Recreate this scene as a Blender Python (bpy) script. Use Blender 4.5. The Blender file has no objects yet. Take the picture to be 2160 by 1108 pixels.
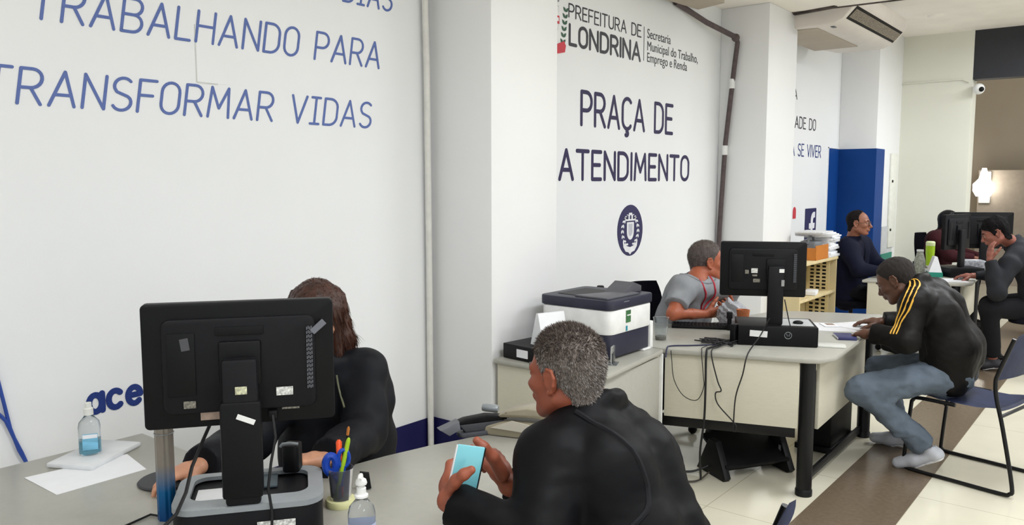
import bpy, bmesh, math, random
import numpy as np
from mathutils import Vector, Matrix

C = bpy.context.scene.collection
SC = bpy.context.scene
random.seed(7)
RNG = np.random.default_rng(7)

# ------------------------------------------------------------------ camera, world, light, exposure
FPX, PX, PY, HZ = 1690.0, 1080.0, 554.0, 386.0
CAMX, CAMH = 2.75, 1.62
PITCH = math.atan((PY - HZ) / FPX); sp, cp = math.sin(PITCH), math.cos(PITCH)
YAW = math.radians(38.7); sy, cy = math.sin(YAW), math.cos(YAW)
cam_d = bpy.data.cameras.new('camera'); cam = bpy.data.objects.new('camera', cam_d); C.objects.link(cam)
cam_d.sensor_width = 36; cam_d.lens = 36 * FPX / 2160; cam_d.clip_start = .05; cam_d.clip_end = 100
_r = Vector((cy, sy, 0)); _f = Vector((-sy * cp, cy * cp, -sp)); _u = _r.cross(_f)
cam.matrix_world = Matrix(((_r.x, _u.x, -_f.x, CAMX), (_r.y, _u.y, -_f.y, 0), (_r.z, _u.z, -_f.z, CAMH), (0, 0, 0, 1)))
SC.camera = cam

w = bpy.data.worlds.new('daylight'); SC.world = w; w.use_nodes = True
w.node_tree.nodes['Background'].inputs[0].default_value = (.91, .955, 1.0, 1)
w.node_tree.nodes['Background'].inputs[1].default_value = .80

def area_light(x, y, z, sx, sy_, power, col=(.915, .955, 1.0)):
    d = bpy.data.lights.new('unseen_ceiling_light', 'AREA'); d.shape = 'RECTANGLE'; d.size = sx; d.size_y = sy_; d.energy = power; d.color = col
    o = bpy.data.objects.new('unseen_ceiling_light', d); o.location = (x, y, z); C.objects.link(o)
for _x, _y, _p in ((2.5, -1.2, 34), (2.5, 1.8, 42), (2.5, 4.8, 50), (2.7, 7.6, 62), (2.6, 9.9, 70), (5.0, 0, 50), (5.0, 3.5, 50), (5.0, 7.0, 55), (4.6, 10.0, 60)):  # assumed ceiling lamps out of view; the farthest were added to brighten the far end
    area_light(_x, _y, 3.0 if _y < 7 else 3.3, .5, 1.3, _p)
SC.view_settings.view_transform = 'Standard'; SC.view_settings.look = 'None'
SC.view_settings.exposure = 0.14; SC.view_settings.gamma = 1.0
SC.view_settings.use_curve_mapping = False

# ------------------------------------------------------------------ helpers
def at(u, v, d):
    """point that stands d metres along the floor from the viewpoint, seen in the direction of photo position u, v"""
    fw = (PY - v) * sp + FPX * cp; up = (PY - v) * cp - FPX * sp; r = u - PX
    k = d / fw
    return np.array((CAMX + (-sy * fw + cy * r) * k, (cy * fw + sy * r) * k, CAMH + up * k))

def lin(c):
    c = c / 255.0
    return c / 12.92 if c <= .04045 else ((c + .055) / 1.055) ** 2.4

def M(name, rgb, rough=.5, metal=0.0, var=.06, scale=18, bump=0.0, bscale=60, trans=0.0, ior=1.45, emit=0, sss=0, sheen=0, alpha=1, coat=0, stretch=None, spec=None):
    m = bpy.data.materials.new(name); m.use_nodes = True
    nt = m.node_tree; b = nt.nodes['Principled BSDF']
    col = [lin(c) for c in rgb]
    tc = nt.nodes.new('ShaderNodeTexCoord'); src = tc.outputs['Object']
    if stretch:
        mp = nt.nodes.new('ShaderNodeMapping'); mp.inputs['Scale'].default_value = stretch
        nt.links.new(src, mp.inputs[0]); src = mp.outputs[0]
    n = nt.nodes.new('ShaderNodeTexNoise'); n.inputs['Scale'].default_value = scale; n.inputs['Detail'].default_value = 4
    nt.links.new(src, n.inputs['Vector'])
    r = nt.nodes.new('ShaderNodeValToRGB')
    r.color_ramp.elements[0].position = .3; r.color_ramp.elements[1].position = .7
    r.color_ramp.elements[0].color = [max(0, c * (1 - var)) for c in col] + [1]
    r.color_ramp.elements[1].color = [min(1, c * (1 + var)) for c in col] + [1]
    nt.links.new(n.outputs[0], r.inputs[0]); nt.links.new(r.outputs[0], b.inputs['Base Color'])
    b.inputs['Roughness'].default_value = rough; b.inputs['Metallic'].default_value = metal
    b.inputs['IOR'].default_value = ior
    if trans: b.inputs['Transmission Weight'].default_value = trans
    if alpha < 1: b.inputs['Alpha'].default_value = alpha
    if spec is not None: b.inputs['Specular IOR Level'].default_value = spec
    if sss: b.inputs['Subsurface Weight'].default_value = sss; b.inputs['Subsurface Radius'].default_value = (.01, .004, .002)
    if sheen: b.inputs['Sheen Weight'].default_value = sheen
    if coat: b.inputs['Coat Weight'].default_value = coat; b.inputs['Coat Roughness'].default_value = .08
    if emit:
        b.inputs['Emission Color'].default_value = col + [1]; b.inputs['Emission Strength'].default_value = emit
    if bump:
        n2 = nt.nodes.new('ShaderNodeTexNoise'); n2.inputs['Scale'].default_value = bscale; n2.inputs['Detail'].default_value = 5
        nt.links.new(src, n2.inputs['Vector'])
        bp = nt.nodes.new('ShaderNodeBump'); bp.inputs['Strength'].default_value = bump; bp.inputs['Distance'].default_value = .01
        nt.links.new(n2.outputs[0], bp.inputs['Height']); nt.links.new(bp.outputs[0], b.inputs['Normal'])
    return m

def rotz(a): return np.array(((math.cos(a), -math.sin(a), 0), (math.sin(a), math.cos(a), 0), (0, 0, 1.0)))
def nrm(v): v = np.asarray(v, float); return v / np.linalg.norm(v)
def frame(x, z=(0, 0, 1)):
    """columns: x direction, y, z up-ish"""
    x = nrm(x); y = nrm(np.cross(z, x)); return np.stack((x, y, np.cross(x, y)), 1)

class B:
    """collects shapes for ONE mesh"""
    def __init__(s): s.bm = bmesh.new()
    def _add(s, bm, R=None, c=(0, 0, 0)):
        if R is not None: bmesh.ops.transform(bm, matrix=Matrix(np.asarray(R).tolist()).to_4x4(), verts=bm.verts)
        bmesh.ops.translate(bm, vec=Vector(c), verts=bm.verts)
        me = bpy.data.meshes.new('t'); bm.to_mesh(me); bm.free(); s.bm.from_mesh(me); bpy.data.meshes.remove(me)
        return s
    def box(s, c, size, R=None, bev=0, seg=2):
        bm = bmesh.new(); bmesh.ops.create_cube(bm, size=1)
        bmesh.ops.scale(bm, vec=Vector(size), verts=bm.verts)
        if bev: bmesh.ops.bevel(bm, geom=bm.edges[:], offset=bev, segments=seg, affect='EDGES', profile=.5)
        return s._add(bm, R, c)
    def prism(s, poly, z0, z1, R=None, c=(0, 0, 0), bev=0, seg=2, taper=1.0):
        bm = bmesh.new()
        lo = [bm.verts.new((x, y, z0)) for x, y in poly]; hi = [bm.verts.new((x * taper, y * taper, z1)) for x, y in poly]
        n = len(poly); bm.faces.new(lo[::-1]); bm.faces.new(hi)
        for i in range(n): bm.faces.new((lo[i], lo[(i + 1) % n], hi[(i + 1) % n], hi[i]))
        bmesh.ops.recalc_face_normals(bm, faces=bm.faces)
        if bev:
            es = [e for e in bm.edges if abs(e.verts[0].co.z - e.verts[1].co.z) < 1e-6]
            bmesh.ops.bevel(bm, geom=es, offset=bev, segments=seg, affect='EDGES', profile=.5)
        return s._add(bm, R, c)
    def tube(s, pts, r, n=8, closed=False, flat=1.0):
        P = [np.asarray(p, float) for p in pts]; m = len(P); rs = r if hasattr(r, '__len__') else [r] * m
        bm = bmesh.new(); rings = []; nv = None
        for i in range(m):
            a = P[(i - 1) % m] if (i > 0 or closed) else P[i]; b = P[(i + 1) % m] if (i < m - 1 or closed) else P[i]
            t = nrm(b - a)
            if nv is None:
                nv = np.cross(t, (0, 0, 1.0)); nv = np.cross(t, (1.0, 0, 0)) if np.linalg.norm(nv) < .05 else nv
            nv = nrm(nv - t * np.dot(nv, t)); bv = np.cross(t, nv)
            rings.append([bm.verts.new(P[i] + rs[i] * (nv * math.cos(2 * math.pi * k / n) + flat * bv * math.sin(2 * math.pi * k / n))) for k in range(n)])
        for i in range(m if closed else m - 1):
            A, D = rings[i], rings[(i + 1) % m]
            for k in range(n): bm.faces.new((A[k], A[(k + 1) % n], D[(k + 1) % n], D[k]))
        if not closed: bm.faces.new(rings[0][::-1]); bm.faces.new(rings[-1])
        bmesh.ops.recalc_face_normals(bm, faces=bm.faces)
        return s._add(bm)
    def lathe(s, prof, c=(0, 0, 0), n=28, R=None, cap=True, sx=1, sy=1):
        bm = bmesh.new(); rings = []
        for r, z in prof:
            rings.append([bm.verts.new((sx * max(r, 1e-4) * math.cos(2 * math.pi * k / n), sy * max(r, 1e-4) * math.sin(2 * math.pi * k / n), z)) for k in range(n)])
        for A, D in zip(rings, rings[1:]):
            for k in range(n): bm.faces.new((A[k], A[(k + 1) % n], D[(k + 1) % n], D[k]))
        if cap: bm.faces.new(rings[0][::-1]); bm.faces.new(rings[-1])
        return s._add(bm, R, c)
    def ball(s, c, r, n=16, R=None):
        bm = bmesh.new(); bmesh.ops.create_uvsphere(bm, u_segments=n, v_segments=max(6, n // 2 + 2), radius=1)
        r = r if hasattr(r, '__len__') else (r, r, r); bmesh.ops.scale(bm, vec=Vector(r), verts=bm.verts)
        return s._add(bm, R, c)
    def mesh(s, V, F):
        me = bpy.data.meshes.new('t'); me.from_pydata(np.asarray(V).tolist(), [], [tuple(int(i) for i in f) for f in F]); s.bm.from_mesh(me); bpy.data.meshes.remove(me); return s
    def build(s, name, mat, parent=None, loc=(0, 0, 0), smooth=True, ang=38, rz=0):
        me = bpy.data.meshes.new(name); s.bm.to_mesh(me); s.bm.free(); me.materials.append(mat)
        if smooth:
            me.polygons.foreach_set('use_smooth', [True] * len(me.polygons))
            try: me.set_sharp_from_angle(angle=math.radians(ang))
            except Exception: pass
        o = bpy.data.objects.new(name, me); C.objects.link(o); o.location = loc; o.rotation_euler.z = rz
        if parent is not None: o.parent = parent
        return o

def tag(o, label, cat, group=None, kind=None):
    o['label'] = label; o['category'] = cat
    if group: o['group'] = group
    if kind: o['kind'] = kind
    return o
def thing(name, label, cat, loc=(0, 0, 0), rz=0, group=None):
    o = bpy.data.objects.new(name, None); C.objects.link(o); o.location = loc; o.rotation_euler.z = rz; o.empty_display_size = .05
    return tag(o, label, cat, group)
def struct(name, bm, mat, **k):
    o = bm.build(name, mat, **k); o['kind'] = 'structure'; return o
def copy_tree(o, parent=None):
    c = o.copy(); C.objects.link(c)
    if parent is not None: c.parent = parent
    for ch in [x for x in bpy.data.objects if x.parent == o]: copy_tree(ch, c)
    return c
def arc(cx, cy_, rx, ry, a0, a1, n=10):
    return [(cx + rx * math.cos(math.radians(a0 + (a1 - a0) * i / n)), cy_ + ry * math.sin(math.radians(a0 + (a1 - a0) * i / n))) for i in range(n + 1)]
def rrect(wd, h, r, n=4, cx=0, cy_=0):
    p = []
    for sx, sy_, a in ((1, 1, 0), (-1, 1, 90), (-1, -1, 180), (1, -1, 270)):
        p += arc(cx + sx * (wd / 2 - r), cy_ + sy_ * (h / 2 - r), r, r, a, a + 90, n)
    return p

# ------------------------------------------------------------------ materials
m_wall = M('painted_white_wall', (236, 237, 238), .55, var=.012, scale=2, bump=.03, bscale=140)
m_col = M('painted_white_column', (236, 236, 236), .5, var=.012, scale=2, bump=.03, bscale=140)
m_back = M('painted_ivory_wall', (222, 221, 208), .6, var=.015, scale=2, bump=.03, bscale=120)
m_far = M('painted_beige_wall', (196, 186, 170), .7, var=.03, scale=2)
m_ceil = M('ceiling_plaster', (246, 240, 232), .8, var=.04, scale=3, bump=.05, bscale=40)
m_soffit = M('bare_soffit_board', (180, 168, 154), .8, var=.05, scale=5)
m_dark = M('charcoal_panel', (42, 43, 48), .6)
m_strip = M('brown_granite', (106, 92, 76), .25, var=.10, scale=40)
m_navy = M('navy_paint', (22, 21, 76), .5, var=.05)
m_blue = M('royal_blue_paint', (14, 62, 130), .55, var=.05, scale=3, spec=.2)
m_white = M('white_plastic', (232, 232, 230), .4)
m_lettblue = M('slate_blue_vinyl', (96, 114, 172), .5, var=.02, spec=.2)
m_lettdark = M('dark_violet_vinyl', (58, 52, 84), .5, var=.08, spec=.2)
m_lettblack = M('charcoal_vinyl', (48, 47, 54), .45, var=.08)
m_lettnavy = M('navy_vinyl', (36, 56, 122), .45, var=.05)
m_decalwhite = M('white_vinyl', (235, 235, 238), .45)
m_decalnavy = M('deep_indigo_vinyl', (44, 40, 84), .45)
m_red = M('red_vinyl', (200, 52, 66), .45)
m_green = M('leaf_green_vinyl', (52, 92, 70), .5)
m_desk = M('light_grey_laminate', (168, 166, 157), .32, var=.03, scale=40)
m_deskp = M('grey_beige_laminate', (203, 198, 180), .45, var=.03, scale=25, stretch=(1, 1, 8))
m_black = M('black_plastic', (15, 15, 17), .45, var=.1, spec=.22)
m_black2 = M('satin_black_plastic', (20, 20, 23), .5, var=.1, spec=.22)
m_blackm = M('black_metal', (18, 18, 20), .4, metal=.3)
m_silver = M('silver_plastic', (146, 151, 155), .35, metal=.2)
m_grill = M('grey_grill', (90, 92, 98), .5)
m_sticker = M('printed_sticker', (205, 205, 200), .5, var=.55, scale=160)
m_stickerd = M('faded_sticker', (120, 116, 106), .5, var=.7, scale=170)
m_stickerb = M('brown_sticker', (150, 130, 116), .5, var=.35, scale=45)
m_paper = M('white_paper', (234, 235, 238), .6, var=.02)
m_print = M('printed_paper', (214, 214, 216), .6, var=.14, scale=60, stretch=(1, 6, 1))
m_chairblue = M('blue_grey_plastic', (62, 70, 104), .45, var=.2, scale=14)
m_fabric = M('black_office_fabric', (16, 16, 26), .85, var=.3, scale=200, bump=.2, bscale=400, spec=.15)
m_navyplas = M('printer_navy_plastic', (40, 41, 58), .45)
m_wood = M('pale_yellow_board', (214, 196, 152), .55, var=.07, scale=12, stretch=(1, 1, .2))
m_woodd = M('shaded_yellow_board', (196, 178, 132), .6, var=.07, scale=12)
m_orange = M('orange_card', (190, 116, 44), .55, var=.06)
m_lime = M('lime_plastic', (168, 204, 36), .35)
m_limew = M('pale_lime_plastic', (214, 226, 170), .35)
m_teal = M('teal_card', (22, 128, 108), .5)
m_note = M('lime_note', (190, 214, 70), .6)
m_cyan = M('turquoise_cover', (122, 196, 208), .18, var=.05, scale=12, coat=.6)
m_scissor = M('blue_plastic', (20, 66, 170), .35)
m_pen = M('orange_marker', (246, 84, 32), .35)
m_yellow = M('cream_plastic', (214, 212, 160), .45)
m_clear = M('clear_plastic', (236, 240, 242), .06, trans=.95, ior=1.25, var=.01)
m_smoke = M('smoky_clear_plastic', (150, 152, 165), .12, trans=.85, ior=1.2)
m_gel = M('blue_gel', (110, 184, 206), .1, trans=.8, ior=1.2)
m_brownpipe = M('brown_taped_pipe', (88, 76, 76), .7, var=.2, scale=30, bump=.3, bscale=60)
m_cable = M('black_cable', (16, 16, 18), .5)
m_bluecable = M('blue_cable', (44, 74, 156), .5)
m_skirt = M('white_shoe', (188, 190, 197), .6, var=.06, bump=.1, bscale=120)
m_sole = M('pale_rubber', (236, 236, 240), .55)

# floor: polished cream tiles with thin joints
def floor_mat():
    m = M('cream_porcelain_tiles', (214, 209, 190), .13, var=.03, scale=4)
    nt = m.node_tree; b = nt.nodes['Principled BSDF']; old = b.inputs['Base Color'].links[0].from_socket
    tc = nt.nodes.new('ShaderNodeTexCoord'); br = nt.nodes.new('ShaderNodeTexBrick')
    br.offset = 0; br.inputs['Scale'].default_value = 1; br.inputs['Brick Width'].default_value = .8; br.inputs['Row Height'].default_value = .8
    br.inputs['Mortar Size'].default_value = .0025; br.inputs['Color1'].default_value = (1, 1, 1, 1); br.inputs['Color2'].default_value = (1, 1, 1, 1); br.inputs['Mortar'].default_value = (.66, .63, .57, 1)
    mp = nt.nodes.new('ShaderNodeMapping'); mp.inputs['Location'].default_value = (-.28, .35, 0)
    nt.links.new(tc.outputs['Object'], mp.inputs[0]); nt.links.new(mp.outputs[0], br.inputs['Vector'])
    mx = nt.nodes.new('ShaderNodeMix'); mx.data_type = 'RGBA'; mx.blend_type = 'MULTIPLY'; mx.inputs[0].default_value = 1
    nt.links.new(old, mx.inputs[6]); nt.links.new(br.outputs[0], mx.inputs[7]); nt.links.new(mx.outputs[2], b.inputs['Base Color'])
    return m
m_floor = floor_mat()

# ------------------------------------------------------------------ the setting
W, XC = -.25, .175
struct('floor', B().box((3.9, 5, -.05), (8.6, 22, .1)), m_floor, smooth=False)
struct('trim_1', B().box((1.68, 5, .0008), (.40, 20, .0016)), m_strip, smooth=False)
struct('wall_left', B().box((W - .1, 3.6, 1.75), (.2, 19, 3.6)), m_wall, smooth=False)
struct('ceiling', B().box((3.9, 1.4, 3.2), (8.6, 11.6, .2)), m_ceil, smooth=False)
struct('ceiling', B().box((3.9, 11.6, 3.5), (8.6, 8.8, .14)), m_ceil, smooth=False)
struct('column', B().box(((XC + W) / 2, 3.33, 1.55), (XC - W, .557, 3.1), bev=.006), m_col)
struct('column', B().box(((XC + W) / 2, 6.946, 1.55), (XC - W, .666, 3.1), bev=.006), m_col)
struct('column', B().box(((XC + W) / 2, 10.53, 1.75), (XC - W, 1.07, 3.42), bev=.006), m_col)
# soffit board at the ceiling in the second recess, and the dirty ceiling gap after the second column
struct('trim_2', B().prism([(W, 5.2), (-.2, 5.6), (-.17, 6.0), (.09, 5.91), (.12, 5.4), (W, 5.0)], 2.985, 3.1), m_soffit, smooth=False)
struct('trim_3', B().box((.35, 7.13, 3.092), (.42, .05, .016), R=rotz(-.22)).box((1.6, 7.2, 3.097), (2.9, .03, .008), R=rotz(.05)), M('grimy_gap', (74, 66, 62), .9, var=.6, scale=9), smooth=False)
# navy skirting of the near wall and column, royal blue dado of the third recess
struct('baseboard_left', B().box((W + .002, 1.0, .178), (.004, 4.1, .355)), m_navy, smooth=False)
struct('baseboard_column', B().box(((XC + W) / 2, 3.0495, .178), (XC - W, .004, .355)), m_navy, smooth=False)
struct('trim_4', B().box((W + .003, 9.806, 1.01), (.006, .376, 2.02)).box(((XC + W) / 2 + .003, 9.992, 1.01), (XC - W + .006, .006, 2.02)).box((XC + .003, 10.17, 1.01), (.006, .36, 2.02)), m_blue, smooth=False)
struct('trim_5', B().box((W + .004, 9.612, 1.015), (.008, .014, 2.04)).box((W + .004, 9.80, 2.03), (.008, .39, .014)), m_decalwhite, smooth=False)
# back wall, its opening with dark lintel, and the space behind
YB = 11.06
xo = .95
struct('wall_back', B().box(((xo + W) / 2, YB + .15, 1.72), (xo - W, .3, 3.44)), m_back, smooth=False)
struct('wall_lintel', B().box((xo + 1.6, YB + .12, 3.145), (3.2, .2, .58)), m_dark, smooth=False)
struct('wall_far', B().box((3.5, 15.4, 1.75), (8, .2, 3.6)), m_far, smooth=False)
struct('wall_far_side', B().box((W - .1, 13.3, 1.75), (.2, 4.2, 3.6)), m_far, smooth=False)
struct('trim_6', B().box((3.52, 15.0, .91), (6.0, .6, 1.82)), M('taupe_wall', (158, 147, 134), .7), smooth=False)
struct('trim_7', B().tube([(XC + .01, YB - .012, 2.857), (xo - .1, YB - .012, 2.86), (xo - .03, YB - .012, 2.82)], .008), m_back)

# electrical panel on the ivory strip of column three
t = thing('electrical_panel', 'narrow white panel door beside the blue painted column', 'panel', (XC + .012, 10.78, 1.40))
B().box((0, 0, 0), (.022, .30, 1.16), bev=.004).build('panel_door', M('panel_white', (226, 226, 216), .5), t)
for z in (-.36, .24): B().lathe([(.016, 0), (.016, .012)], n=12, R=frame((0, 0, 1), (1, 0, 0))).build('lock', m_black, t, loc=(.011, -.09, z))

# air conditioner
t = thing('air_conditioner', 'white ceiling air conditioner hung under the dirty ceiling', 'air conditioner', (0, 8.02, 3.0))
m_ac = M('yellowed_white_plastic', (220, 212, 204), .45, var=.03, scale=6)
pf = [(-.16, .10), (-.16, -.06), (.05, -.125), (.38, -.13), (.50, -.125), (.585, -.09), (.69, .02), (.71, .06), (.70, .14), (.3, .2), (-.1, .2)]
b = B(); b.prism(pf, -.83, .83, R=np.array(((1, 0, 0), (0, 0, 1.0), (0, 1.0, 0))), bev=.02).build('body', m_ac, t, loc=(0, 0, .1))
vd = nrm((.105, 0, .11)); vn = nrm((.11, 0, -.105)); Rv = np.stack((vn, (0, 1.0, 0), vd), 1)
vc = np.array((.6375, 0, .065))
B().box(vc + vn * .001, (.004, 1.54, .13), R=Rv).build('vent_recess', m_black, t)
vb = B()
for i in range(8): vb.box(vc + vn * .006 + vd * (-.036 + .0105 * i), (.008, 1.5, .006), R=Rv)
for i in range(38): vb.box(vc + vn * .009 + np.array((0, -.74 + .04 * i, 0)), (.006, .004, .085), R=Rv)
vb.build('louvre', M('vent_grey_beige', (158, 148, 134), .7, var=.3, scale=90), t)
B().box((.14, -.15, -.033), (.42, 1.2, .008), bev=.001).build('intake_grille', m_soffit, t)
B().box((.47, -.70, -.031), (.03, .07, .004)).build('badge', m_grill, t)

# ceiling sensor, security camera, wall lamp
o = B().lathe([(.0, -.03), (.05, -.028), (.085, -.008), (.09, 0)], n=24).build('smoke_detector', m_ceil, loc=(.77, 9.83, 3.43))
tag(o, 'round low disc fixed to the ceiling above the blue column', 'detector')
t = thing('security_camera', 'small white security camera at the corner of the back wall opening', 'camera', (xo + .08, YB - .06, 2.73))
B().ball((0, 0, 0), .065, 18).build('housing', m_white, t)
B().tube([(-.06, .06, .02), (0, 0, 0)], .02).build('bracket', m_white, t)
B().ball((.035, -.045, -.01), .03, 12).build('lens', m_black, t)
t = thing('wall_lamp', 'glowing wall lamp on the beige wall past the opening', 'lamp', (.62, 14.66, 1.55))
B().box((0, .01, 0), (.16, .03, .5), bev=.01).build('bracket', m_white, t)
B().lathe([(.10, -.14), (.15, -.05), (.15, .05), (.07, .14), (.03, .3)], n=20).build('lamp_shade', M('glowing_glass', (255, 250, 240), .4, emit=9), t, loc=(0, -.12, 0))
ld = bpy.data.lights.new('wall_lamp_light', 'POINT'); ld.energy = 8; ld.shadow_soft_size = .1; ld.color = (1, .93, .82)
lo = bpy.data.objects.new('wall_lamp_light', ld); lo.location = (.62, 14.4, 1.6); C.objects.link(lo)

# conduit in the first corner, taped pipe in the second recess
o = B().tube([(W + .03, 3.008, 0.0), (W + .03, 3.008, 1.2), (W + .035, 3.0, 2.2), (W + .03, 2.985, 3.09)], .017, n=12).build('conduit_pipe', M('white_conduit', (222, 220, 214), .4))
tag(o, 'white round conduit running down the corner beside the near column', 'pipe')
t = thing('refrigerant_pipe', 'dark taped pipe dropping down the side of the second column', 'pipe')
p1 = [(W + .03, 5.72, 3.0), (W + .035, 5.9, 2.975), (-.19, 6.2, 2.92), (-.09, 6.55, 2.84)]
p2 = [(-.09, 6.55, 2.84), (-.084, 6.58, 2.80), (-.11, 6.586, 2.6), (-.172, 6.586, 1.96), (-.205, 6.586, 1.25), (-.216, 6.586, .70)]
B().tube(p1, .022, n=10).ball((-.09, 6.552, 2.835), .034).build('pipe_run', m_brownpipe, t)
B().tube(p2, .020, n=10).build('pipe_drop', m_brownpipe, t)
for a in ((-.126, 6.586, 2.46), (-.176, 6.586, 1.90)): B().lathe([(.0245, -.04), (.0245, .04)], n=14, c=a).build('clamp', m_white, t)
t = thing('wall_plate', 'blank white cover plate on the wall under the letter H', 'wall plate', (W, 1.81, 2.13))
B().box((.0006, 0, 0), (.0012, .13, .22)).build('cover', m_wall, t, smooth=False)
B().box((.0008, -.067, 0), (.0016, .005, .225)).box((.0008, -.02, -.112), (.0016, .09, .006)).build('edge', M('grey_edge', (206, 208, 204), .6), t, smooth=False)

# ------------------------------------------------------------------ lettering
def L_(s):
    A = arc
    G = {
     'A': (.60, [[(0, 0), (.30, 1), (.60, 0)], [(.10, .32), (.50, .32)]]),
     'B': (.54, [[(0, 0), (0, 1), (.30, 1)] + A(.30, .76, .21, .24, 90, -90)[1:] + [(0, .52)], [(.30, .52)] + A(.30, .26, .24, .26, 90, -90)[1:] + [(0, 0)]]),
     'Ç': (.50, [A(.27, .70, .27, .30, 40, 180) + A(.27, .30, .27, .30, 180, 320), [(.27, 0), (.25, -.08)] + A(.24, -.15, .09, .07, 90, -130)]),
     'C': (.50, [A(.27, .70, .27, .30, 40, 180) + A(.27, .30, .27, .30, 180, 320)]),
     'D': (.54, [[(0, 0), (0, 1), (.22, 1)] + A(.22, .68, .31, .32, 90, 0)[1:] + A(.22, .32, .31, .32, 0, -90) + [(0, 0)]]),
     'E': (.44, [[(.44, 1), (0, 1), (0, 0), (.44, 0)], [(0, .52), (.38, .52)]]),
     'F': (.44, [[(.46, 1), (0, 1), (0, 0)], [(0, .52), (.38, .52)]]),
     'H': (.54, [[(0, 0), (0, 1)], [(.54, 0), (.54, 1)], [(0, .52), (.54, .52)]]),
     'I': (.0, [[(0, 0), (0, 1)]]),
     'J': (.32, [[(.32, 1), (.32, .25)] + A(.12, .22, .20, .22, 0, -120)]),
     'İ': (.34, [[(.17, 0), (.17, 1)], [(0, 1), (.34, 1)], [(0, 0), (.34, 0)]]),
     'L': (.42, [[(0, 1), (0, 0), (.42, 0)]]),
     'M': (.66, [[(0, 0), (.06, 1), (.33, .30), (.60, 1), (.66, 0)]]),
     'N': (.54, [[(0, 0), (0, 1), (.54, 0), (.54, 1)]]),
     'O': (.52, [A(.26, .70, .26, .30, 0, 180) + A(.26, .30, .26, .30, 180, 360) + [(.52, .70)]]),
     'P': (.50, [[(0, 0), (0, 1), (.26, 1)] + A(.26, .72, .25, .28, 90, -90)[1:] + [(0, .44)]]),
     'R': (.52, [[(0, 0), (0, 1), (.26, 1)] + A(.26, .73, .24, .27, 90, -90)[1:] + [(0, .46)], [(.26, .46), (.52, 0)]]),
     'S': (.50, [A(.26, .75, .24, .25, 40, 200) + [(.10, .56), (.40, .44)] + A(.25, .25, .25, .25, 30, -150)]),
     'T': (.56, [[(.28, 0), (.28, 1)], [(0, 1), (.56, 1)]]),
     'U': (.52, [[(0, 1), (0, .28)] + A(.26, .28, .26, .28, 180, 360) + [(.52, 1)]]),
     'V': (.56, [[(0, 1), (.28, 0), (.56, 1)]]),
     'a': (.50, [A(.25, .34, .25, .36, 0, 360, 16), [(.52, .72), (.52, 0)]]),
     'c': (.50, [A(.27, .36, .27, .36, 45, 315, 14)]),
     'e': (.52, [[(.02, .38), (.52, .38)] + A(.27, .36, .26, .36, 5, 315, 16)]),
     's': (.44, [A(.24, .54, .20, .17, 40, 210) + [(.36, .33)] + A(.22, .18, .21, .18, 30, -150)]),
     ' ': (.30, [])}
    return G[s]

STK = [0]
def stroke_mesh(b, lines, t, depth):
    """rounded monoline strokes drawn in the u, v plane of a wall facing +x"""
    d0_ = depth
    for i_, pl in enumerate(lines):
        for j_, ((x0, y0), (x1, y1)) in enumerate(zip(pl, pl[1:])):
            dx, dy = x1 - x0, y1 - y0; l = math.hypot(dx, dy)
            if l < 1e-5: continue
            R = np.array(((0, 0, 1.0), (dx / l, -dy / l, 0), (dy / l, dx / l, 0)))
            STK[0] = (STK[0] + 1) % 37; dd = d0_ + .00003 * STK[0]; b.box((dd / 2, (x0 + x1) / 2, (y0 + y1) / 2), (l, t, dd), R=R)
        for x, y in pl:
            STK[0] = (STK[0] + 1) % 37; b.lathe([(t / 2, 0), (t / 2, d0_ + .00003 * STK[0])], c=(0, x, y), n=10, R=np.array(((0, 0, 1.0), (1, 0, 0), (0, 1, 0))))

def lettering(text, y0, y1, z, h, t, mat, label, shear=0.0, gap=.2, only_from=None, rise=0.0):
    x = 0; words = [[]]; names = ['']
    for ch in text:
        wd, ls = L_(ch)
        if ch == ' ': words.append([]); names.append('')
        else: words[-1].append((x, wd, ls)); names[-1] += ch.replace('İ', 'I')
        x += wd + gap
    s = (y1 - y0) / (x - gap)
    for nm, lines in zip(names, words):
        b = B()
        for ox, wd, ls in lines:
            stroke_mesh(b, [[(y0 + (ox + px) * s + py * h * shear, z + py * h) for px, py in pl] for pl in ls], t, .0018)
        o = b.build('wall_lettering', mat, loc=(W + .0002, 0, 0), smooth=False); tag(o, label.replace('*', nm), 'lettering')

lettering('DİAS', 2.49, 2.79, 2.462, .118, .0108, m_lettblue, 'slate blue word ending in IAS, top line of the near wall', .14)
lettering('TRABALHANDO PARA', 1.142, 2.702, 2.177, .121, .0110, m_lettblue, 'slate blue word * in the line TRABALHANDO PARA', .16)
lettering('TRANSFORMAR VİDAS', .985, 2.64, 1.887, .118, .0110, m_lettblue, 'slate blue word * in the line TRANSFORMAR VIDAS', .16)
lettering('aces', 1.268, 1.525, .782, .088, .022, m_lettnavy, 'bold navy lowercase word beside the monitor on the near wall', 0, gap=.27)
lettering('PRAÇA DE', 4.478, 5.755, 2.006, .214, .027, m_lettdark, 'dark violet word * in the line PRAÇA DE')
lettering('ATENDIMENTO', 4.232, 6.05, 1.645, .186, .027, m_lettdark, 'dark violet lettering reading ATENDIMENTO')
lettering('PREFEITURA DE', 4.325, 5.245, 2.677, .082, .0095, m_lettblack, 'thin charcoal word * in the line PREFEITURA DE')
lettering('LONDRINA', 4.335, 5.235, 2.507, .122, .022, m_lettblack, 'heavy charcoal lettering reading LONDRINA')
lettering('CIDADE DO', 8.22, 9.137, 2.20, .115, .014, m_lettblack, 'charcoal word * in the line CIDADE DO of the third recess')
lettering('PRA SE VIVER', 8.18, 9.345, 1.908, .125, .014, m_lettnavy, 'blue word * in the line PRA SE VIVER of the third recess')
lettering('A', 8.42, 8.52, 2.495, .095, .013, m_lettblack, 'single charcoal letter A high in the third recess')
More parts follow.
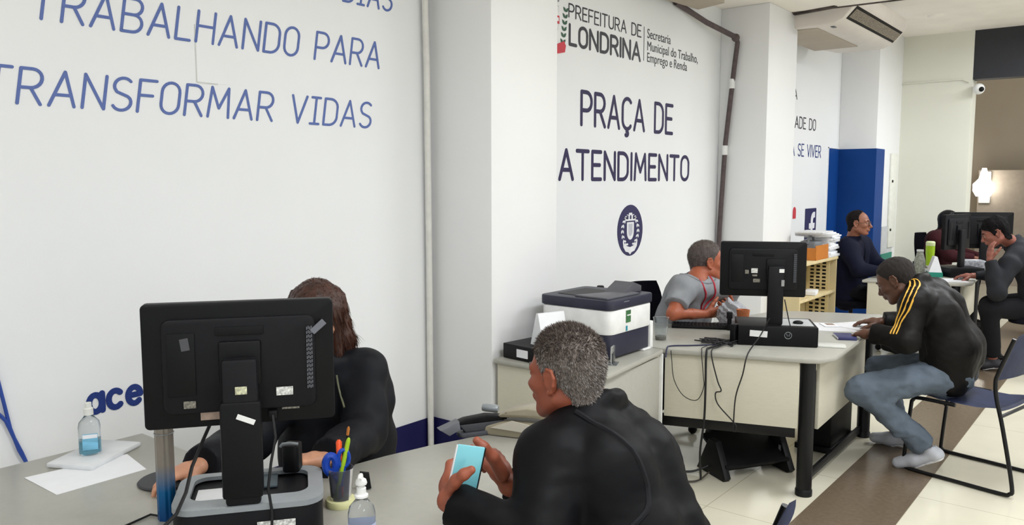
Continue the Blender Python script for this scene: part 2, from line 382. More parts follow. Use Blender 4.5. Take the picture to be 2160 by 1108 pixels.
def small_text(s, y, z, size, label):
    cu = bpy.data.curves.new('t', 'FONT'); cu.body = s; cu.size = size; cu.extrude = .0008
    o = bpy.data.objects.new('t', cu); C.objects.link(o); dg = bpy.context.evaluated_depsgraph_get()
    me = bpy.data.meshes.new_from_object(o.evaluated_get(dg)); bpy.data.objects.remove(o); me.materials.clear(); me.materials.append(m_lettblack)
    me.transform(Matrix(((0, 0, 1, W + .001), (.93, 0, 0, y), (0, 1, 0, z), (0, 0, 0, 1))))
    o = bpy.data.objects.new('wall_lettering', me); C.objects.link(o); tag(o, label, 'lettering')
small_text('Secretaria', 5.335, 2.685, .098, 'small charcoal word Secretaria, first of three thin lines')
small_text('Municipal do Trabalho,', 5.335, 2.596, .098, 'small charcoal line reading Municipal do Trabalho')
small_text('Emprego e Renda', 5.335, 2.513, .098, 'small charcoal line reading Emprego e Renda')
o = B().box((W + .0012, 5.290, 2.636), (.002, .005, .245)).build('divider_line', m_lettblack, smooth=False); tag(o, 'thin upright charcoal rule between the two blocks of lettering', 'line')

RW = np.array(((0, 0, 1.0), (1, 0, 0), (0, 1, 0)))     # flat shape -> wall facing +x
def flat(poly, y, z, mat, name, parent, lift, th=.0012, s=1.0):
    return B().prism([(p[0] * s, p[1] * s) for p in poly], lift, lift + th, R=RW).build(name, mat, parent, loc=(0, y, z), smooth=False)
SHIELD = [(-.5, .62), (.5, .62), (.5, -.1)] + arc(0, -.1, .5, .6, 0, -180, 12)[1:]
CROWN = [(-.62, 0), (-.70, .34), (-.48, .30), (-.46, .44), (-.22, .40), (-.2, .54), (.2, .54), (.22, .40), (.46, .44), (.48, .30), (.70, .34), (.62, 0)]
t = thing('wall_emblem', 'round indigo emblem with a white crest under ATENDIMENTO', 'emblem', (W + .0003, 5.132, 1.273))
flat(arc(0, 0, .182, .188, 0, 360, 40)[:-1], 0, 0, m_decalnavy, 'disc', t, 0)
flat(SHIELD, 0, 0, m_decalwhite, 'shield', t, .0014, s=.098)
flat([(p[0] * .62, p[1] * .74 + .05) for p in SHIELD], 0, .002, M('pale_grey_vinyl', (190, 190, 200), .5), 'shield_face', t, .0027, s=.092)
flat(CROWN, 0, .071, m_decalwhite, 'mural_crown', t, .0014, s=.108)
for k in range(3): flat([(-.01, -.012), (.01, -.012), (.01, .008)] + arc(0, .008, .01, .01, 0, 180, 6)[1:], -.042 + .042 * k, .095, m_decalnavy, 'crown_gate', t, .0028)
LEAF = [(0, -.5), (.22, -.2), (.24, .1), (0, .5), (-.24, .1), (-.22, -.2)]
for sgn in (-1, 1):
    lb = B()
    for k in range(7):
        a = math.radians(-62 + k * 20); rr = .112
        for off in (-1, 1):
            ang = a + off * .5; cx_, cy_ = sgn * rr * math.cos(a) + sgn * off * .010, rr * math.sin(a) * 1.0 - .002
            q = [(cx_ + .032 * (p[0] * math.cos(sgn * (ang)) - p[1] * math.sin(sgn * ang)), cy_ + .032 * (p[0] * math.sin(sgn * ang) + p[1] * math.cos(sgn * ang))) for p in LEAF]
            lb.prism(q if sgn > 0 else q, .0014, .0026, R=RW)
    lb.build('laurel_branch', m_decalwhite, t, smooth=False)
flat([(-1, .12), (-.55, -.22), (0, -.34), (.55, -.22), (1, .12), (.92, -.3), (.6, -.62), (.2, -.7), (0, -.86), (-.2, -.7), (-.6, -.62), (-.92, -.3)], 0, -.088, m_decalwhite, 'ribbon', t, .0016, s=.105)

t = thing('wall_emblem', 'coloured city crest with green branch beside PREFEITURA lettering', 'emblem', (W + .0003, 4.175, 2.62))
flat(SHIELD, -.03, .02, M('pale_shield_vinyl', (205, 205, 208), .5), 'shield', t, .0, s=.14)
flat(SHIELD, -.03, .02, m_decalwhite, 'shield_face', t, .0014, s=.128)
flat([(-1, -.4), (1, -.4), (1, .4), (-1, .4)], -.02, .02, m_red, 'shield_band', t, .0027, s=.062)
flat([(-1, -1), (1, -1), (1, 1), (-1, 1)], .022, .022, m_decalwhite, 'band_mark', t, .004, s=.011)
flat(CROWN, -.03, .13, M('grey_crown_vinyl', (150, 150, 155), .5), 'mural_crown', t, .0014, s=.11)
lb = B()
for k in range(6):
    for off in (-1, 1):
        ang = .75 * off
        q = [(.085 + .006 * k + off * .014 + .040 * (p[0] * math.cos(ang) + p[1] * math.sin(ang)), -.105 + k * .040 + .040 * (-p[0] * math.sin(ang) + p[1] * math.cos(ang))) for p in LEAF]
        lb.prism(q, .0014, .0026, R=RW)
lb.build('branch', m_green, t, smooth=False)
flat([(-1.6, .1), (-.8, -.12), (0, .02), (.8, .3), (1, .05), (.9, -.35), (.2, -.5), (-.7, -.62), (-1.5, -.4)], .01, -.135, m_red, 'ribbon', t, .0030, s=.105)

t = thing('social_media_sign', 'indigo square sign with a white letter f above the paper pile', 'sign', (W + .0003, 9.078, 1.15))
flat(rrect(.365, .375, .012), 0, 0, m_decalnavy, 'square', t, 0, th=.004)
fsh = [(.0, -.185), (.0, -.04), (-.055, -.04), (-.055, .022), (.0, .022), (.0, .055)] + arc(.095, .055, .095, .09, 180, 90, 8)[1:] + [(.135, .145), (.135, .082), (.105, .082)] + arc(.105, .045, .037, .037, 90, 180, 5)[1:] + [(.068, .022), (.132, .022), (.124, -.04), (.068, -.04), (.068, -.185)]
flat(fsh, .0, 0, m_decalwhite, 'letter_mark', t, .0045, th=.002)
o = flat([(-.05, -.06), (.045, -.06), (.045, .02)] + arc(-.002, .02, .047, .045, 0, 180, 8)[1:], 8.56, 1.30, m_red, 'wall_sticker', None, .0, th=.002)
o.location.x = W + .0003; tag(o, 'small red rounded sticker on the wall near the second column', 'sticker')

# ------------------------------------------------------------------ desks
DESK = [(.775, 3.80), (1.438, 4.024), (1.49, 4.06), (1.531, 4.169), (1.491, 4.80), (1.445, 5.60), (1.42, 5.66), (1.348, 5.712), (.866, 5.506), (.74, 5.40), (.66, 5.10), (.62, 4.75), (.52, 4.56), (.35, 4.46), (.2, 4.42), (.2, 3.80)]
def desk(name, label, dy, loc, poly=DESK):
    t = thing(name, label, 'desk', loc)
    P = [(x - loc[0], y + dy - loc[1]) for x, y in poly]
    B().prism(P, .712, .74, bev=.009).build('desktop', m_desk, t)
    def wall_panel(nm, a, b_, z0, z1, m=m_deskp):
        a = np.array((a[0] - loc[0], a[1] + dy - loc[1])); b_ = np.array((b_[0] - loc[0], b_[1] + dy - loc[1])); d = b_ - a; l = np.linalg.norm(d)
        return B().box((*(a + b_) / 2, (z0 + z1) / 2), (l, .018, z1 - z0), R=rotz(math.atan2(d[1], d[0])), bev=.002).build(nm, m, t)
    wall_panel('modesty_panel', (.74, 3.83), (1.385, 4.045), .365, .712)
    wall_panel('side_panel', (1.435, 4.19), (1.385, 5.22), .335, .712)
    for x, y in ((1.41, 4.105), (1.375, 5.32)):
        o = B().lathe([(.039, .012), (.039, .712)], n=20).lathe([(.043, .0), (.043, .03), (.040, .036)], n=20).build('leg', m_blackm, t, loc=(x - loc[0], y + dy - loc[1], 0))
    wall_panel('foot_bar', (1.38, 4.30), (1.36, 5.30), .03, .075, m_blackm)
    wall_panel('cable_trunk', (.70, 3.86), (1.36, 4.09), .30, .365, m_blackm)
    return t
desk('reception_desk', 'light grey L-shaped desk with black round leg under the computer with a sticker', 0, (1.0, 4.7, 0))
desk('reception_desk', 'light grey desk beside the blue painted column with flask and bottle on it', 3.88, (1.0, 8.58, 0), [(.70, 3.80)] + DESK[1:9] + [(.84, 5.45), (.80, 4.6), (.74, 4.3), (.70, 4.25)])
t = thing('reception_desk', 'light grey curved desk under the big monitor, pen cup and sanitizer', 'desk', (.9, 1.2, 0))
P = [(.0, .12), (1.35, .12), (1.48, .18), (1.53, .34), (1.53, 2.22), (1.46, 2.34), (1.05, 2.36), (.97, 2.2), (.925, 1.99), (.885, 1.87), (.847, 1.711), (.825, 1.56), (.79, 1.45), (.68, 1.37), (.5, 1.34), (.0, 1.34)]
B().prism([(x - .9, y - 1.2) for x, y in P], .712, .74, bev=.009).build('desktop', m_desk, t)
B().box((.53, .0, .52), (.018, 1.8, .38)).build('modesty_panel', m_deskp, t)
for x, y in ((.5, -.85), (.5, 1.0), (-.8, -.95)): B().lathe([(.039, 0), (.039, .712)], n=18).build('leg', m_blackm, t, loc=(x, y, 0))
o = thing('reception_desk', 'pale desk far behind, near the back wall under the dark monitor', 'desk', (1.5, 9.95, 0))
B().box((0, 0, .725), (.8, .6, .03), bev=.006).build('desktop', m_desk, o)
for sx in (-1, 1): B().box((sx * .36, 0, .355), (.02, .52, .71)).build('side_panel', m_deskp, o)

# low cabinet under the printer
t = thing('low_cabinet', 'grey beige low cabinet under the laser printer', 'cabinet', (.48, 3.42, 0))
cp_ = [(-.285, -.38), (.335, -.36), (.350, -.30), (.275, .355), (-.285, .365)]
B().prism(cp_, .712, .74, bev=.009).build('worktop', m_desk, t)
B().prism([(-.275, -.36), (.30, -.345), (.255, .35), (-.275, .355)], .06, .711, bev=.002).build('carcass', m_deskp, t)
B().prism([(-.25, -.33), (.27, -.31), (.23, .33), (-.25, .33)], 0, .06).build('plinth', m_blackm, t)
d1 = B().box((0, 0, 0), (.018, .62, .63), R=rotz(math.atan2(.045, .69)), bev=.003).build('door', m_desk, t, loc=(.292, .0, .39))
B().tube([(.012, .20, -.12), (.035, .20, -.12), (.035, .29, -.12), (.012, .29, -.12)], .006).build('handle', m_silver, d1)
B().box((.262, .352, .39), (.03, .012, .65), bev=.002).build('edge_strip', m_white, t)

# ------------------------------------------------------------------ monitors and computers
def monitor(name, label, loc, rz, zc, wd=.468, h=.305, tilt=0, base=True, grp=None, marks=0, yoff=.055, xoff=0):
    t = thing(name, label, 'monitor', loc, rz, grp)
    hs = B().prism(rrect(wd, h, .012), -.018, .018, R=RX, bev=.004).build('housing', m_black, t, loc=(xoff, yoff, zc))
    B().prism(rrect(wd - .03, h - .035, .004), 0, .002, R=RX).build('screen', M('dark_screen', (14, 16, 20), .15), hs, loc=(0, .0195, .005))
    bk = B(); bk.prism(rrect(wd * .80, h * .76, .02), -.012, 0, R=RX, bev=.006); bk.build('back_cover', m_black2, t, loc=(xoff, yoff - .017, zc))
    B().box((xoff, yoff - .031, zc + h * .275), (wd * .25, .004, .020), bev=.001).build('handle_slot', m_black, t)
    B().box((0, yoff - .035, zc + .005), (wd * .22, .014, h * .36), bev=.006).build('mount_plate', m_black, t)
    g = B()
    for i in range(15):
        for j in range(4): g.box((xoff + wd * .355 + j * .0038, yoff - .0305, zc - .065 + .0105 * i + .002 * (j % 2)), (.0026, .003, .0075))
    if marks: g.build('vent', m_grill, t)
    else: g.build('vent', m_black, t)
    B().box((xoff - wd * .30, yoff - .0305, zc + h * .02), (wd * .14, .003, h * .5), bev=.001).build('port_cover', m_black, t)
    col = B(); top = zc + .02
    cw = .082
    col.box((0, -.005, top / 2 + .002), (cw, .035, top), bev=.008).build('stand_column', m_black2, t)
    B().box((0, -.008, .14), (cw * 1.16, .038, .24), bev=.008).build('stand_sleeve', m_black, t) if marks == 1 else None
    if base: B().lathe([(.11, 0), (.11, .012), (.10, .018)], n=28, sy=.85).build('stand_base', m_black, t, loc=(0, .03, 0))
    return t
RX = np.array(((1, 0, 0), (0, 0, 1.0), (0, 1.0, 0)))
mon = monitor('monitor', 'large black monitor seen from behind, on the near desk with stickers on its back', (1.056, 1.067, .84), math.radians(53.6), .34, wd=.446, base=False, marks=1)
def mark(par, nm, x, z, wd, h, m, y=-.002, rot=0):
    R = np.array(((math.cos(rot), 0, -math.sin(rot)), (0, 1, 0), (math.sin(rot), 0, math.cos(rot))))
    return B().box((0, 0, 0), (wd, .002, h), R=R, bev=.0006, seg=1).build(nm, m, par, loc=(x, y, z))
mark(mon, 'badge', .003, .287, .027, .019, M('gold_badge', (190, 190, 160), .4, var=.6, scale=130), y=-.0245)
mark(mon, 'sticker', .012, .217, .044, .013, m_white, y=-.0285, rot=-.42)
mark(mon, 'sticker', .102, .268, .040, .021, m_sticker, y=.0235)
mark(mon, 'sticker', .115, .233, .042, .026, m_stickerd, y=.0305)
mark(mon, 'sticker', -.073, .221, .045, .030, m_stickerb, y=.0305)
mark(mon, 'sticker', -.118, .248, .028, .018, m_stickerd, y=.0235)
mark(mon, 'sticker', -.125, .395, .020, .030, M('grey_tag', (72, 72, 76), .5), y=.0235, rot=.15)
mark(mon, 'sticker', .186, .425, .016, .040, M('grey_tape', (104, 106, 114), .4), y=.0235, rot=-.85)
B().tube([(.072, .02, .21), (.078, .0, .16), (.066, -.012, .10), (.058, -.02, .04), (.066, -.03, -.02), (.062, -.04, -.095)], .0035).build('video_cable', m_cable, mon)
B().box((.072, .035, .21), (.022, .03, .02), bev=.003).build('plug', m_black, mon)

pc = thing('desktop_computer', 'black base with a silver rim under the large near monitor', 'computer', (1.056, 1.067, .74), math.radians(53.6))
B().prism(rrect(.355, .25, .05, cx=.01, cy_=.103), 0, .090, bev=.006).build('case', m_black2, pc)
rim = B(); out = rrect(.36, .255, .055, 6, cx=.01, cy_=.103); inn = rrect(.285, .165, .035, 6, cx=.01, cy_=.115)
bm = bmesh.new(); n_ = len(out)
for z0 in (0,):
    lo = [bm.verts.new((x, y, .088)) for x, y in out]; lo2 = [bm.verts.new((x, y, .094)) for x, y in inn]
    hi = [bm.verts.new((x, y, .102)) for x, y in out]; hi2 = [bm.verts.new((x, y, .104)) for x, y in inn]
    for i in range(n_):
        j = (i + 1) % n_
        bm.faces.new((hi[i], hi[j], hi2[j], hi2[i])); bm.faces.new((lo[i], lo[j], hi[j], hi[i])); bm.faces.new((lo2[j], lo2[i], hi2[i], hi2[j])); bm.faces.new((lo[j], lo[i], lo2[i], lo2[j]))
bmesh.ops.recalc_face_normals(bm, faces=bm.faces); rim._add(bm); rim.build('rim', m_silver, pc)
B().box((-.075, .095, .0925), (.09, .075, .004)).build('paper_slip', m_paper, pc)
B().box((.05, .16, .094), (.05, .10, .006), bev=.002).build('slot_cover', M('slate_plastic', (70, 84, 92), .4), pc)
mark(pc, 'sticker', .075, .048, .09, .020, m_sticker, y=-.023)
o = B().prism(rrect(.045, .055, .012), 0, .075, bev=.006).build('fingerprint_reader', m_black, loc=(.965, 1.275, .843), rz=math.radians(40)); tag(o, 'small black reader with a silver arc standing on the silver rimmed base', 'reader')
ar = B().tube([(-.026, -.02, .072), (-.02, -.022, .080), (0, -.024, .083), (.022, -.022, .080)], .004).build('silver_arc', m_silver, o)

mon2 = monitor('monitor', 'black monitor seen from behind, in front of the person in the grey shirt', (1.16, 4.27, .85), math.radians(26.5), .30, wd=.452, h=.30, base=False, marks=2, yoff=.05, xoff=-.065)
mon2.location = (1.168, 4.262, .85)
mark(mon2, 'badge', .028, .298, .026, .020, m_white, y=-.0245)
mark(mon2, 'sticker', -.110, .292, .034, .026, m_sticker, y=.018)
mark(mon2, 'sticker', -.108, .266, .026, .010, m_stickerd, y=.018)
mark(mon2, 'sticker', -.098, .238, .036, .020, m_stickerd, y=.0185)
mark(mon2, 'sticker', -.150, .285, .020, .022, m_stickerd, y=.018)
mark(mon2, 'sticker', .035, .232, .016, .034, M('silver_tag', (150, 150, 150), .4), y=-.0245)
B().tube([(.05, .0, .14), (.06, -.012, .09), (.075, -.02, .02), (.085, -.03, -.012)], .003).build('video_cable', m_cable, mon2)
pc2 = thing('desktop_computer', 'flat black computer with a white sticker under the second monitor', 'computer', (1.168, 4.262, .74), math.radians(26.5))
B().box((.015, .10, .055), (.415, .30, .108), bev=.006).build('case', m_black, pc2)
B().box((.12, .1, .1095), (.17, .22, .004)).build('paper_slip', M('grey_sheet', (176, 178, 178), .6), pc2)
mark(pc2, 'sticker', -.085, .066, .092, .034, m_white, y=-.0515, rot=-.05)
lg = B().tube([(.018 * math.cos(a), 0, .018 * math.sin(a)) for a in np.linspace(0, 2 * math.pi, 25)[:-1]], .0014, closed=True).tube([(-.008, 0, .010), (-.004, 0, -.006), (0, 0, .004), (.004, 0, -.006), (.008, 0, .010)], .0014).build('badge', m_silver, pc2, loc=(.068, -.0505, .062))
for x in (-.14, .17): B().box((x, .0, .003), (.05, .03, .006)).build('foot', m_black, pc2)
B().ball((.13, .05, .118), (.028, .018, .012)).build('knob', m_black, pc2)

m3 = monitor('monitor', 'black monitor turned edgewise on the desk with the lime flask', (1.345, 8.53, .83), math.radians(72), .33, wd=.45, h=.33, base=False)
m4 = monitor('monitor', 'wide black monitor between the maroon person and the person holding their face', (1.45, 9.10, .7402), math.radians(28), .41, wd=.54, h=.36)
t = thing('desktop_computer', 'flat black computer under the monitor turned edgewise', 'computer', (1.345, 8.53, .7402), math.radians(40))
B().box((0, .02, .045), (.32, .30, .088), bev=.006).build('case', m_black, t); B().box((.06, -.131, .05), (.06, .003, .02)).build('drive_bay', m_black2, t)

# ------------------------------------------------------------------ printer and things on the cabinet
pr = thing('laser_printer', 'white laser printer with dark navy lid and lower tray', 'printer', (.485, 3.545, .74))
body = rrect(.40, .40, .035)
B().prism(rrect(.415, .405, .03), 0, .125, bev=.003).build('paper_tray', m_navyplas, pr, loc=(-.0, 0, .012))
fb = B(); fb.box((.19, .205, .075), (.05, .03, .15), bev=.004); fb.box((.165, .17, .006), (.10, .10, .012), bev=.005); fb.box((-.02, .215, .075), (.37, .012, .15)); fb.build('tray_frame', m_white, pr)
B().prism(rrect(.43, .43, .045), .128, .252, bev=.008).build('front_cover', m_white, pr)
ld_ = B(); ld_.prism(rrect(.44, .44, .04), .253, .302, bev=.006).build('top_cover', m_navyplas, pr)
B().prism([(-.16, -.13), (.10, -.16), (.13, .12), (-.16, .13)], .3022, .304).build('output_slot', m_black, pr)
B().prism([(-.02, -.18), (.18, -.19), (.19, .10), (.10, .12)], .302, .312, bev=.003).build('output_ramp', M('grey_lid_plastic', (92, 92, 98), .45), pr)
B().prism([(-.10, .0), (.1, .0), (.10, .03), (.02, .055), (-.06, .02)], -.06, .06, R=np.array(((0, 0, 1.0), (1, 0, 0), (0, 1, 0))), bev=.004).build('paper_stop', M('grey_lid_plastic', (82, 82, 88), .45), pr, loc=(.08, .12, .303))
gs = B().box((0, 0, 0), (.002, .045, .062)).build('sticker', M('green_sticker', (66, 112, 70), .5, var=.35, scale=70), pr, loc=(.217, -.045, .208))
B().box((.0015, .004, .006), (.001, .036, .006)).build('sticker_band', m_white, gs)
B().box((.217, -.06, .148), (.002, .013, .026)).build('tab_mark', M('teal_mark', (34, 140, 160), .4), pr)
B().box((.2205, -.07, .287), (.002, .05, .003)).build('lid_line', m_silver, pr)

t = thing('ring_binder', 'black ring binder lying flat with a white spine label', 'binder', (.37, 3.17, .742), math.radians(-6))
B().box((.01, .03, .037), (.30, .26, .074), bev=.004).build('cover', m_black, t)
B().box((0, 0, 0), (.075, .002, .040)).build('spine_label', m_paper, t, loc=(-.005, -.1012, .036))
o = B(); o.prism([(-.055, 0), (.055, 0), (.008, .16), (-.008, .16)], -.08, .08, R=np.array(((0, 0, 1.0), (1.0, 0, 0), (0, 1.0, 0)))); o = o.build('tent_calendar', m_paper, loc=(.43, 3.20, .818), rz=math.radians(72), smooth=False)
tag(o, 'white tent card standing on the black ring binder before the printer', 'tent card')
t = thing('card_holder', 'clear acrylic card holder in front of the printer tray', 'holder', (.735, 3.30, .7405), math.radians(20))
B().box((0, 0, .045), (.012, .06, .09), bev=.002).build('pocket', m_clear, t); B().box((0, 0, .004), (.05, .065, .006), bev=.002).build('foot', m_clear, t); B().box((-.0, .005, .03), (.004, .03, .05)).build('card', m_black, t)
t = thing('plastic_cup', 'tall clear plastic tumbler beside the printer', 'cup', (.62, 4.0, .7402))
B().lathe([(.030, 0), (.044, .125), (.046, .126), (.042, .125), (.028, .004)], cap=False).build('cup_wall', m_clear, t)
B().lathe([(.029, .002), (.033, .022)], n=20).build('contents', m_stickerd, t)
o = B().lathe([(.03, 0), (.032, .01), (.032, .20), (.018, .235), (.018, .25), (.021, .252), (.021, .285), (.017, .29)], n=20).build('black_bottle', m_black, loc=(.28, 3.90, .7402)); tag(o, 'tall black bottle behind the printer by the wall', 'bottle')

# ------------------------------------------------------------------ things on the near desk
def pump_bottle(loc, label, scale, col_body, pump=True, lab=m_print, gel=None):
    t = thing('sanitizer_bottle', label, 'bottle', loc)
    s = scale
    pts = [(.030 * s, 0), (.033 * s, .006 * s), (.033 * s, .09 * s), (.030 * s, .105 * s), (.016 * s, .122 * s), (.012 * s, .128 * s), (.012 * s, .136 * s)]
    B().lathe(pts, n=32).build('bottle_body', col_body, t)
    return t
sb = pump_bottle((1.305, 1.225, .7402), 'clear pump sanitizer bottle in the near foreground', 1.0, m_clear)
B().lathe([(.0165, .130), (.0165, .135), (.0115, .138), (.0115, .152), (.007, .154), (.006, .172)], n=20).build('pump_collar', m_white, sb)
B().lathe([(.013, .160), (.0145, .164), (.012, .172), (.006, .176)], n=20).tube([(0, 0, .174), (.001, -.001, .183), (.010, -.012, .185), (.018, -.020, .181)], .0055).build('pump_nozzle', m_white, sb)
B().lathe([(.0335, .02), (.0335, .068)], n=32, cap=False).build('bottle_label', M('pale_violet_label', (196, 204, 232), .5, var=.08, scale=30), sb)
sb2 = pump_bottle((.13, 1.105, .757), 'sanitizer bottle with blue liquid and a white cap on a white tray', .98, m_clear)
B().lathe([(.030, .004), (.0312, .045)], n=28).build('liquid', m_gel, sb2)
B().lathe([(.0145, .126), (.0145, .146), (.010, .150), (.010, .165)], n=18).build('cap', M('white_cap', (226, 226, 220), .4), sb2)
lb = B().box((0, 0, 0), (.003, .044, .052), bev=.0008).build('bottle_label', M('aqua_label', (120, 184, 214), .45, var=.3, scale=24, stretch=(.3, .3, 2)), sb2, loc=(.030, -.012, .045), rz=math.radians(-28))
B().box((.0018, 0, .018), (.001, .042, .012)).build('label_top', m_paper, lb)
o = B().box((0, 0, .008), (.16, .24, .016), R=rotz(.5), bev=.005).build('white_tray', M('marbled_white', (216, 218, 220), .35, var=.06, scale=14), loc=(.13, 1.12, .7402)); tag(o, 'white rectangular tray under the blue liquid sanitizer bottle', 'tray')
o = B().prism([(-.10, -.15), (.115, -.135), (.10, .125), (-.085, .145)], 0, .0012, R=rotz(-.05)).build('paper_sheet', m_paper, loc=(.265, 1.045, .7402), smooth=False); tag(o, 'blank white sheet of paper lying on the near desk', 'paper')
tb = B()
rib = [((.0225 + .0010 * math.cos(9 * a)) * math.cos(a), (.0225 + .0010 * math.cos(9 * a)) * math.sin(a)) for a in np.linspace(0, 2 * math.pi, 91)[:-1]]
tb.prism(rib, 0, .262)
def grad_mat():
    m = M('champagne_to_blue', (150, 140, 130), .3, metal=.35); nt = m.node_tree; b = nt.nodes['Principled BSDF']
    tc = nt.nodes.new('ShaderNodeTexCoord'); sx = nt.nodes.new('ShaderNodeSeparateXYZ'); mr = nt.nodes.new('ShaderNodeMapRange'); mr.inputs[2].default_value = .26
    r = nt.nodes.new('ShaderNodeValToRGB'); el = r.color_ramp.elements
    el[0].position = 0; el[0].color = [lin(c) for c in (10, 70, 130)] + [1]; el[1].position = .30; el[1].color = [lin(c) for c in (14, 96, 150)] + [1]
    e = el.new(.58); e.color = [lin(c) for c in (140, 132, 122)] + [1]
    nt.links.new(tc.outputs['Object'], sx.inputs[0]); nt.links.new(sx.outputs[2], mr.inputs[0]); nt.links.new(mr.outputs[0], r.inputs[0]); nt.links.new(r.outputs[0], b.inputs['Base Color'])
    return m
t = thing('ribbed_tube', 'tall ribbed tube fading from champagne to blue below the near monitor', 'tube', (.77, 1.02, .7402))
tb.build('tube_body', grad_mat(), t); B().tube([(.024 * math.cos(a), .024 * math.sin(a), .232) for a in np.linspace(0, 2 * math.pi, 25)[:-1]], .0012, closed=True).build('ring', m_silver, t)
o = B().lathe([(.085, 0), (.088, .004), (.084, .008)], n=36).build('round_mat', M('dark_grey_rubber', (58, 58, 62), .6), loc=(.52, 1.16, .7402)); tag(o, 'dark grey round mat under the hand at the near desk', 'mat')
o = B().ball((0, 0, .010), (.045, .028, .022), 20).build('computer_mouse', m_black, loc=(.53, 1.175, .749), rz=.4); tag(o, 'black computer mouse under the hand of the person behind the near monitor', 'mouse')
o = B().tube([(.72, .76, .743), (.75, .84, .744), (.735, .93, .743), (.72, 1.0, .744), (.80, 1.03, .743)], .003).build('loose_cable', m_cable); tag(o, 'thin black cable lying across the near desk top', 'cable')
o = B().tube([at(345, 1112, 1.80), at(372, 1085, 1.82), at(392, 1040, 1.90), at(405, 985, 1.97), at(430, 925, 2.02), at(450, 880, 2.04)], .0045).build('loose_cable', m_cable); tag(o, 'black cable hanging down from the back of the near monitor', 'cable')
t = thing('blue_cables', 'pair of blue cables hanging down the wall behind the near desk', 'cable')
xw = W + .012
def wp(u, v):
    a = at(u, v, 1.0) - np.array((CAMX, 0, CAMH)); k = (xw - CAMX) / a[0]; return np.array((xw, a[1] * k, CAMH + a[2] * k))
B().tube([wp(-40, 700), wp(-10, 780), wp(8, 850), wp(22, 905), wp(40, 950), wp(58, 980), wp(66, 1010)], .006).build('cable', m_bluecable, t)
B().tube([wp(-50, 820), wp(-15, 862), wp(12, 888), wp(30, 925), wp(46, 955), wp(60, 985), wp(64, 1012)], .006).build('cable', m_bluecable, t)

pcup = thing('pen_cup', 'smoky pen cup with a cream base on the near desk', 'cup', (1.055, 1.365, .7402))
B().lathe([(.041, 0), (.043, .012), (.040, .018)], n=28).build('base', m_yellow, pcup)
B().lathe([(.026, .018), (.034, .105), (.0355, .105), (.028, .018)], n=28, cap=False).build('cup_wall', m_smoke, pcup)
def stick(name, label, a, b_, r, m, tip=None, tipm=None, cat='pen'):
    a = np.array(a); b_ = np.array(b_); L = np.linalg.norm(b_ - a); Rz = frame(np.cross((0.3, .7, .1), b_ - a), b_ - a)
    t = thing(name, label, cat, tuple(a))
    B().lathe([(r * .9, 0), (r, .004), (r, L - .012), (r * .7, L - .003), (r * .3, L)], n=14, R=Rz).build('barrel', m, t)
    if tip: B().lathe([(r * 1.05, L - tip), (r * 1.1, L - .004), (r * .5, L + .002)], n=14, R=Rz).build('cap', tipm, t)
    return t
pb = np.array((1.055, 1.365, .762))
stick('marker_pen', 'orange marker standing in the pen cup', pb + (.0, .0, 0), pb + (-.012, .006, .155), .0075, m_pen, .05, M('bright_orange_cap', (255, 92, 40), .3))
stick('pencil', 'long lime pencil leaning out of the pen cup', pb + (-.004, -.014, 0), pb + (.014, .020, .165), .0062, m_lime)
stick('pencil', 'dark pencil with an orange tip at the rim of the pen cup', pb + (-.012, .004, 0), pb + (.004, .028, .190), .0038, m_black, .022, m_orange)
stick('pen', 'grey pen standing upright in the pen cup', pb + (.006, -.008, 0), pb + (-.006, -.002, .10), .005, M('grey_pen', (92, 92, 108), .4))
t = thing('scissors', 'scissors with blue handles in the pen cup', 'scissors', tuple(pb))
ra = nrm((.593, .805, 0)); up_ = np.array((0, 0, 1.0))
for s_, tl in ((-1, .09), (1, .115)):
    c_ = ra * (s_ * .017 - .008) + up_ * (.094 if s_ < 0 else .108)
    B().tube([c_ + ra * (.014 * math.cos(a)) + up_ * (.024 * math.sin(a)) for a in np.linspace(0, 2 * math.pi, 21)[:-1]], .011 if s_ < 0 else .006, closed=True).tube([c_ - up_ * .02, ra * (-s_ * .002) + up_ * .03], .0075).build('handle', m_scissor, t)
B().tube([(0, 0, .0), (0, 0, .05)], .004).build('blade', m_silver, t)
o = B().prism([(-.018, 0), (.016, .004), (.010, .05), (-.016, .055)], 0, .012, R=RX, bev=.002).build('tape_cutter', m_black2, loc=(1.03, 1.475, .7402), rz=math.radians(50)); tag(o, 'small dark tape cutter behind the pen cup', 'tape cutter')

# far end of the near desk: stapler and beige tray
t = thing('stapler', 'black stapler standing at the far corner of the near desk', 'stapler', (.945, 2.075, .7405), math.radians(62))
B().prism(rrect(.17, .05, .02), 0, .016, bev=.004).build('base', M('smoke_grey_plastic', (70, 72, 78), .4), t)
B().prism([(-.06, .016), (.07, .016), (.085, .046), (-.085, .046)], -.018, .018, R=RX, bev=.005).build('magazine', M('dim_grey_plastic', (66, 67, 72), .5), t)
B().prism([(-.09, .046), (.095, .046), (.095, .058), (.02, .070), (-.06, .064), (-.10, .052)], -.02, .02, R=RX, bev=.005).build('arm', m_black, t)
B().box((.098, 0, .055), (.012, .036, .012), bev=.002).build('chrome_tip', m_silver, t)
B().prism([(-.155, .036), (-.085, .06), (-.08, .03), (-.12, .012)], -.022, .022, R=RX, bev=.004).build('tail', M('grey_tail', (104, 106, 112), .5), t)
t = thing('document_tray', 'beige document tray with a chrome tip beyond the turquoise booklet', 'tray', (1.115, 2.14, .7405), math.radians(18))
m_beige = M('khaki_plastic', (150, 142, 122), .35, var=.06)
B().prism([(-.17, 0), (.2, 0), (.21, .03), (.15, .042), (.02, .048), (-.10, .044), (-.165, .03)], -.015, .10, R=RX, bev=.008).build('tray_body', m_beige, t)
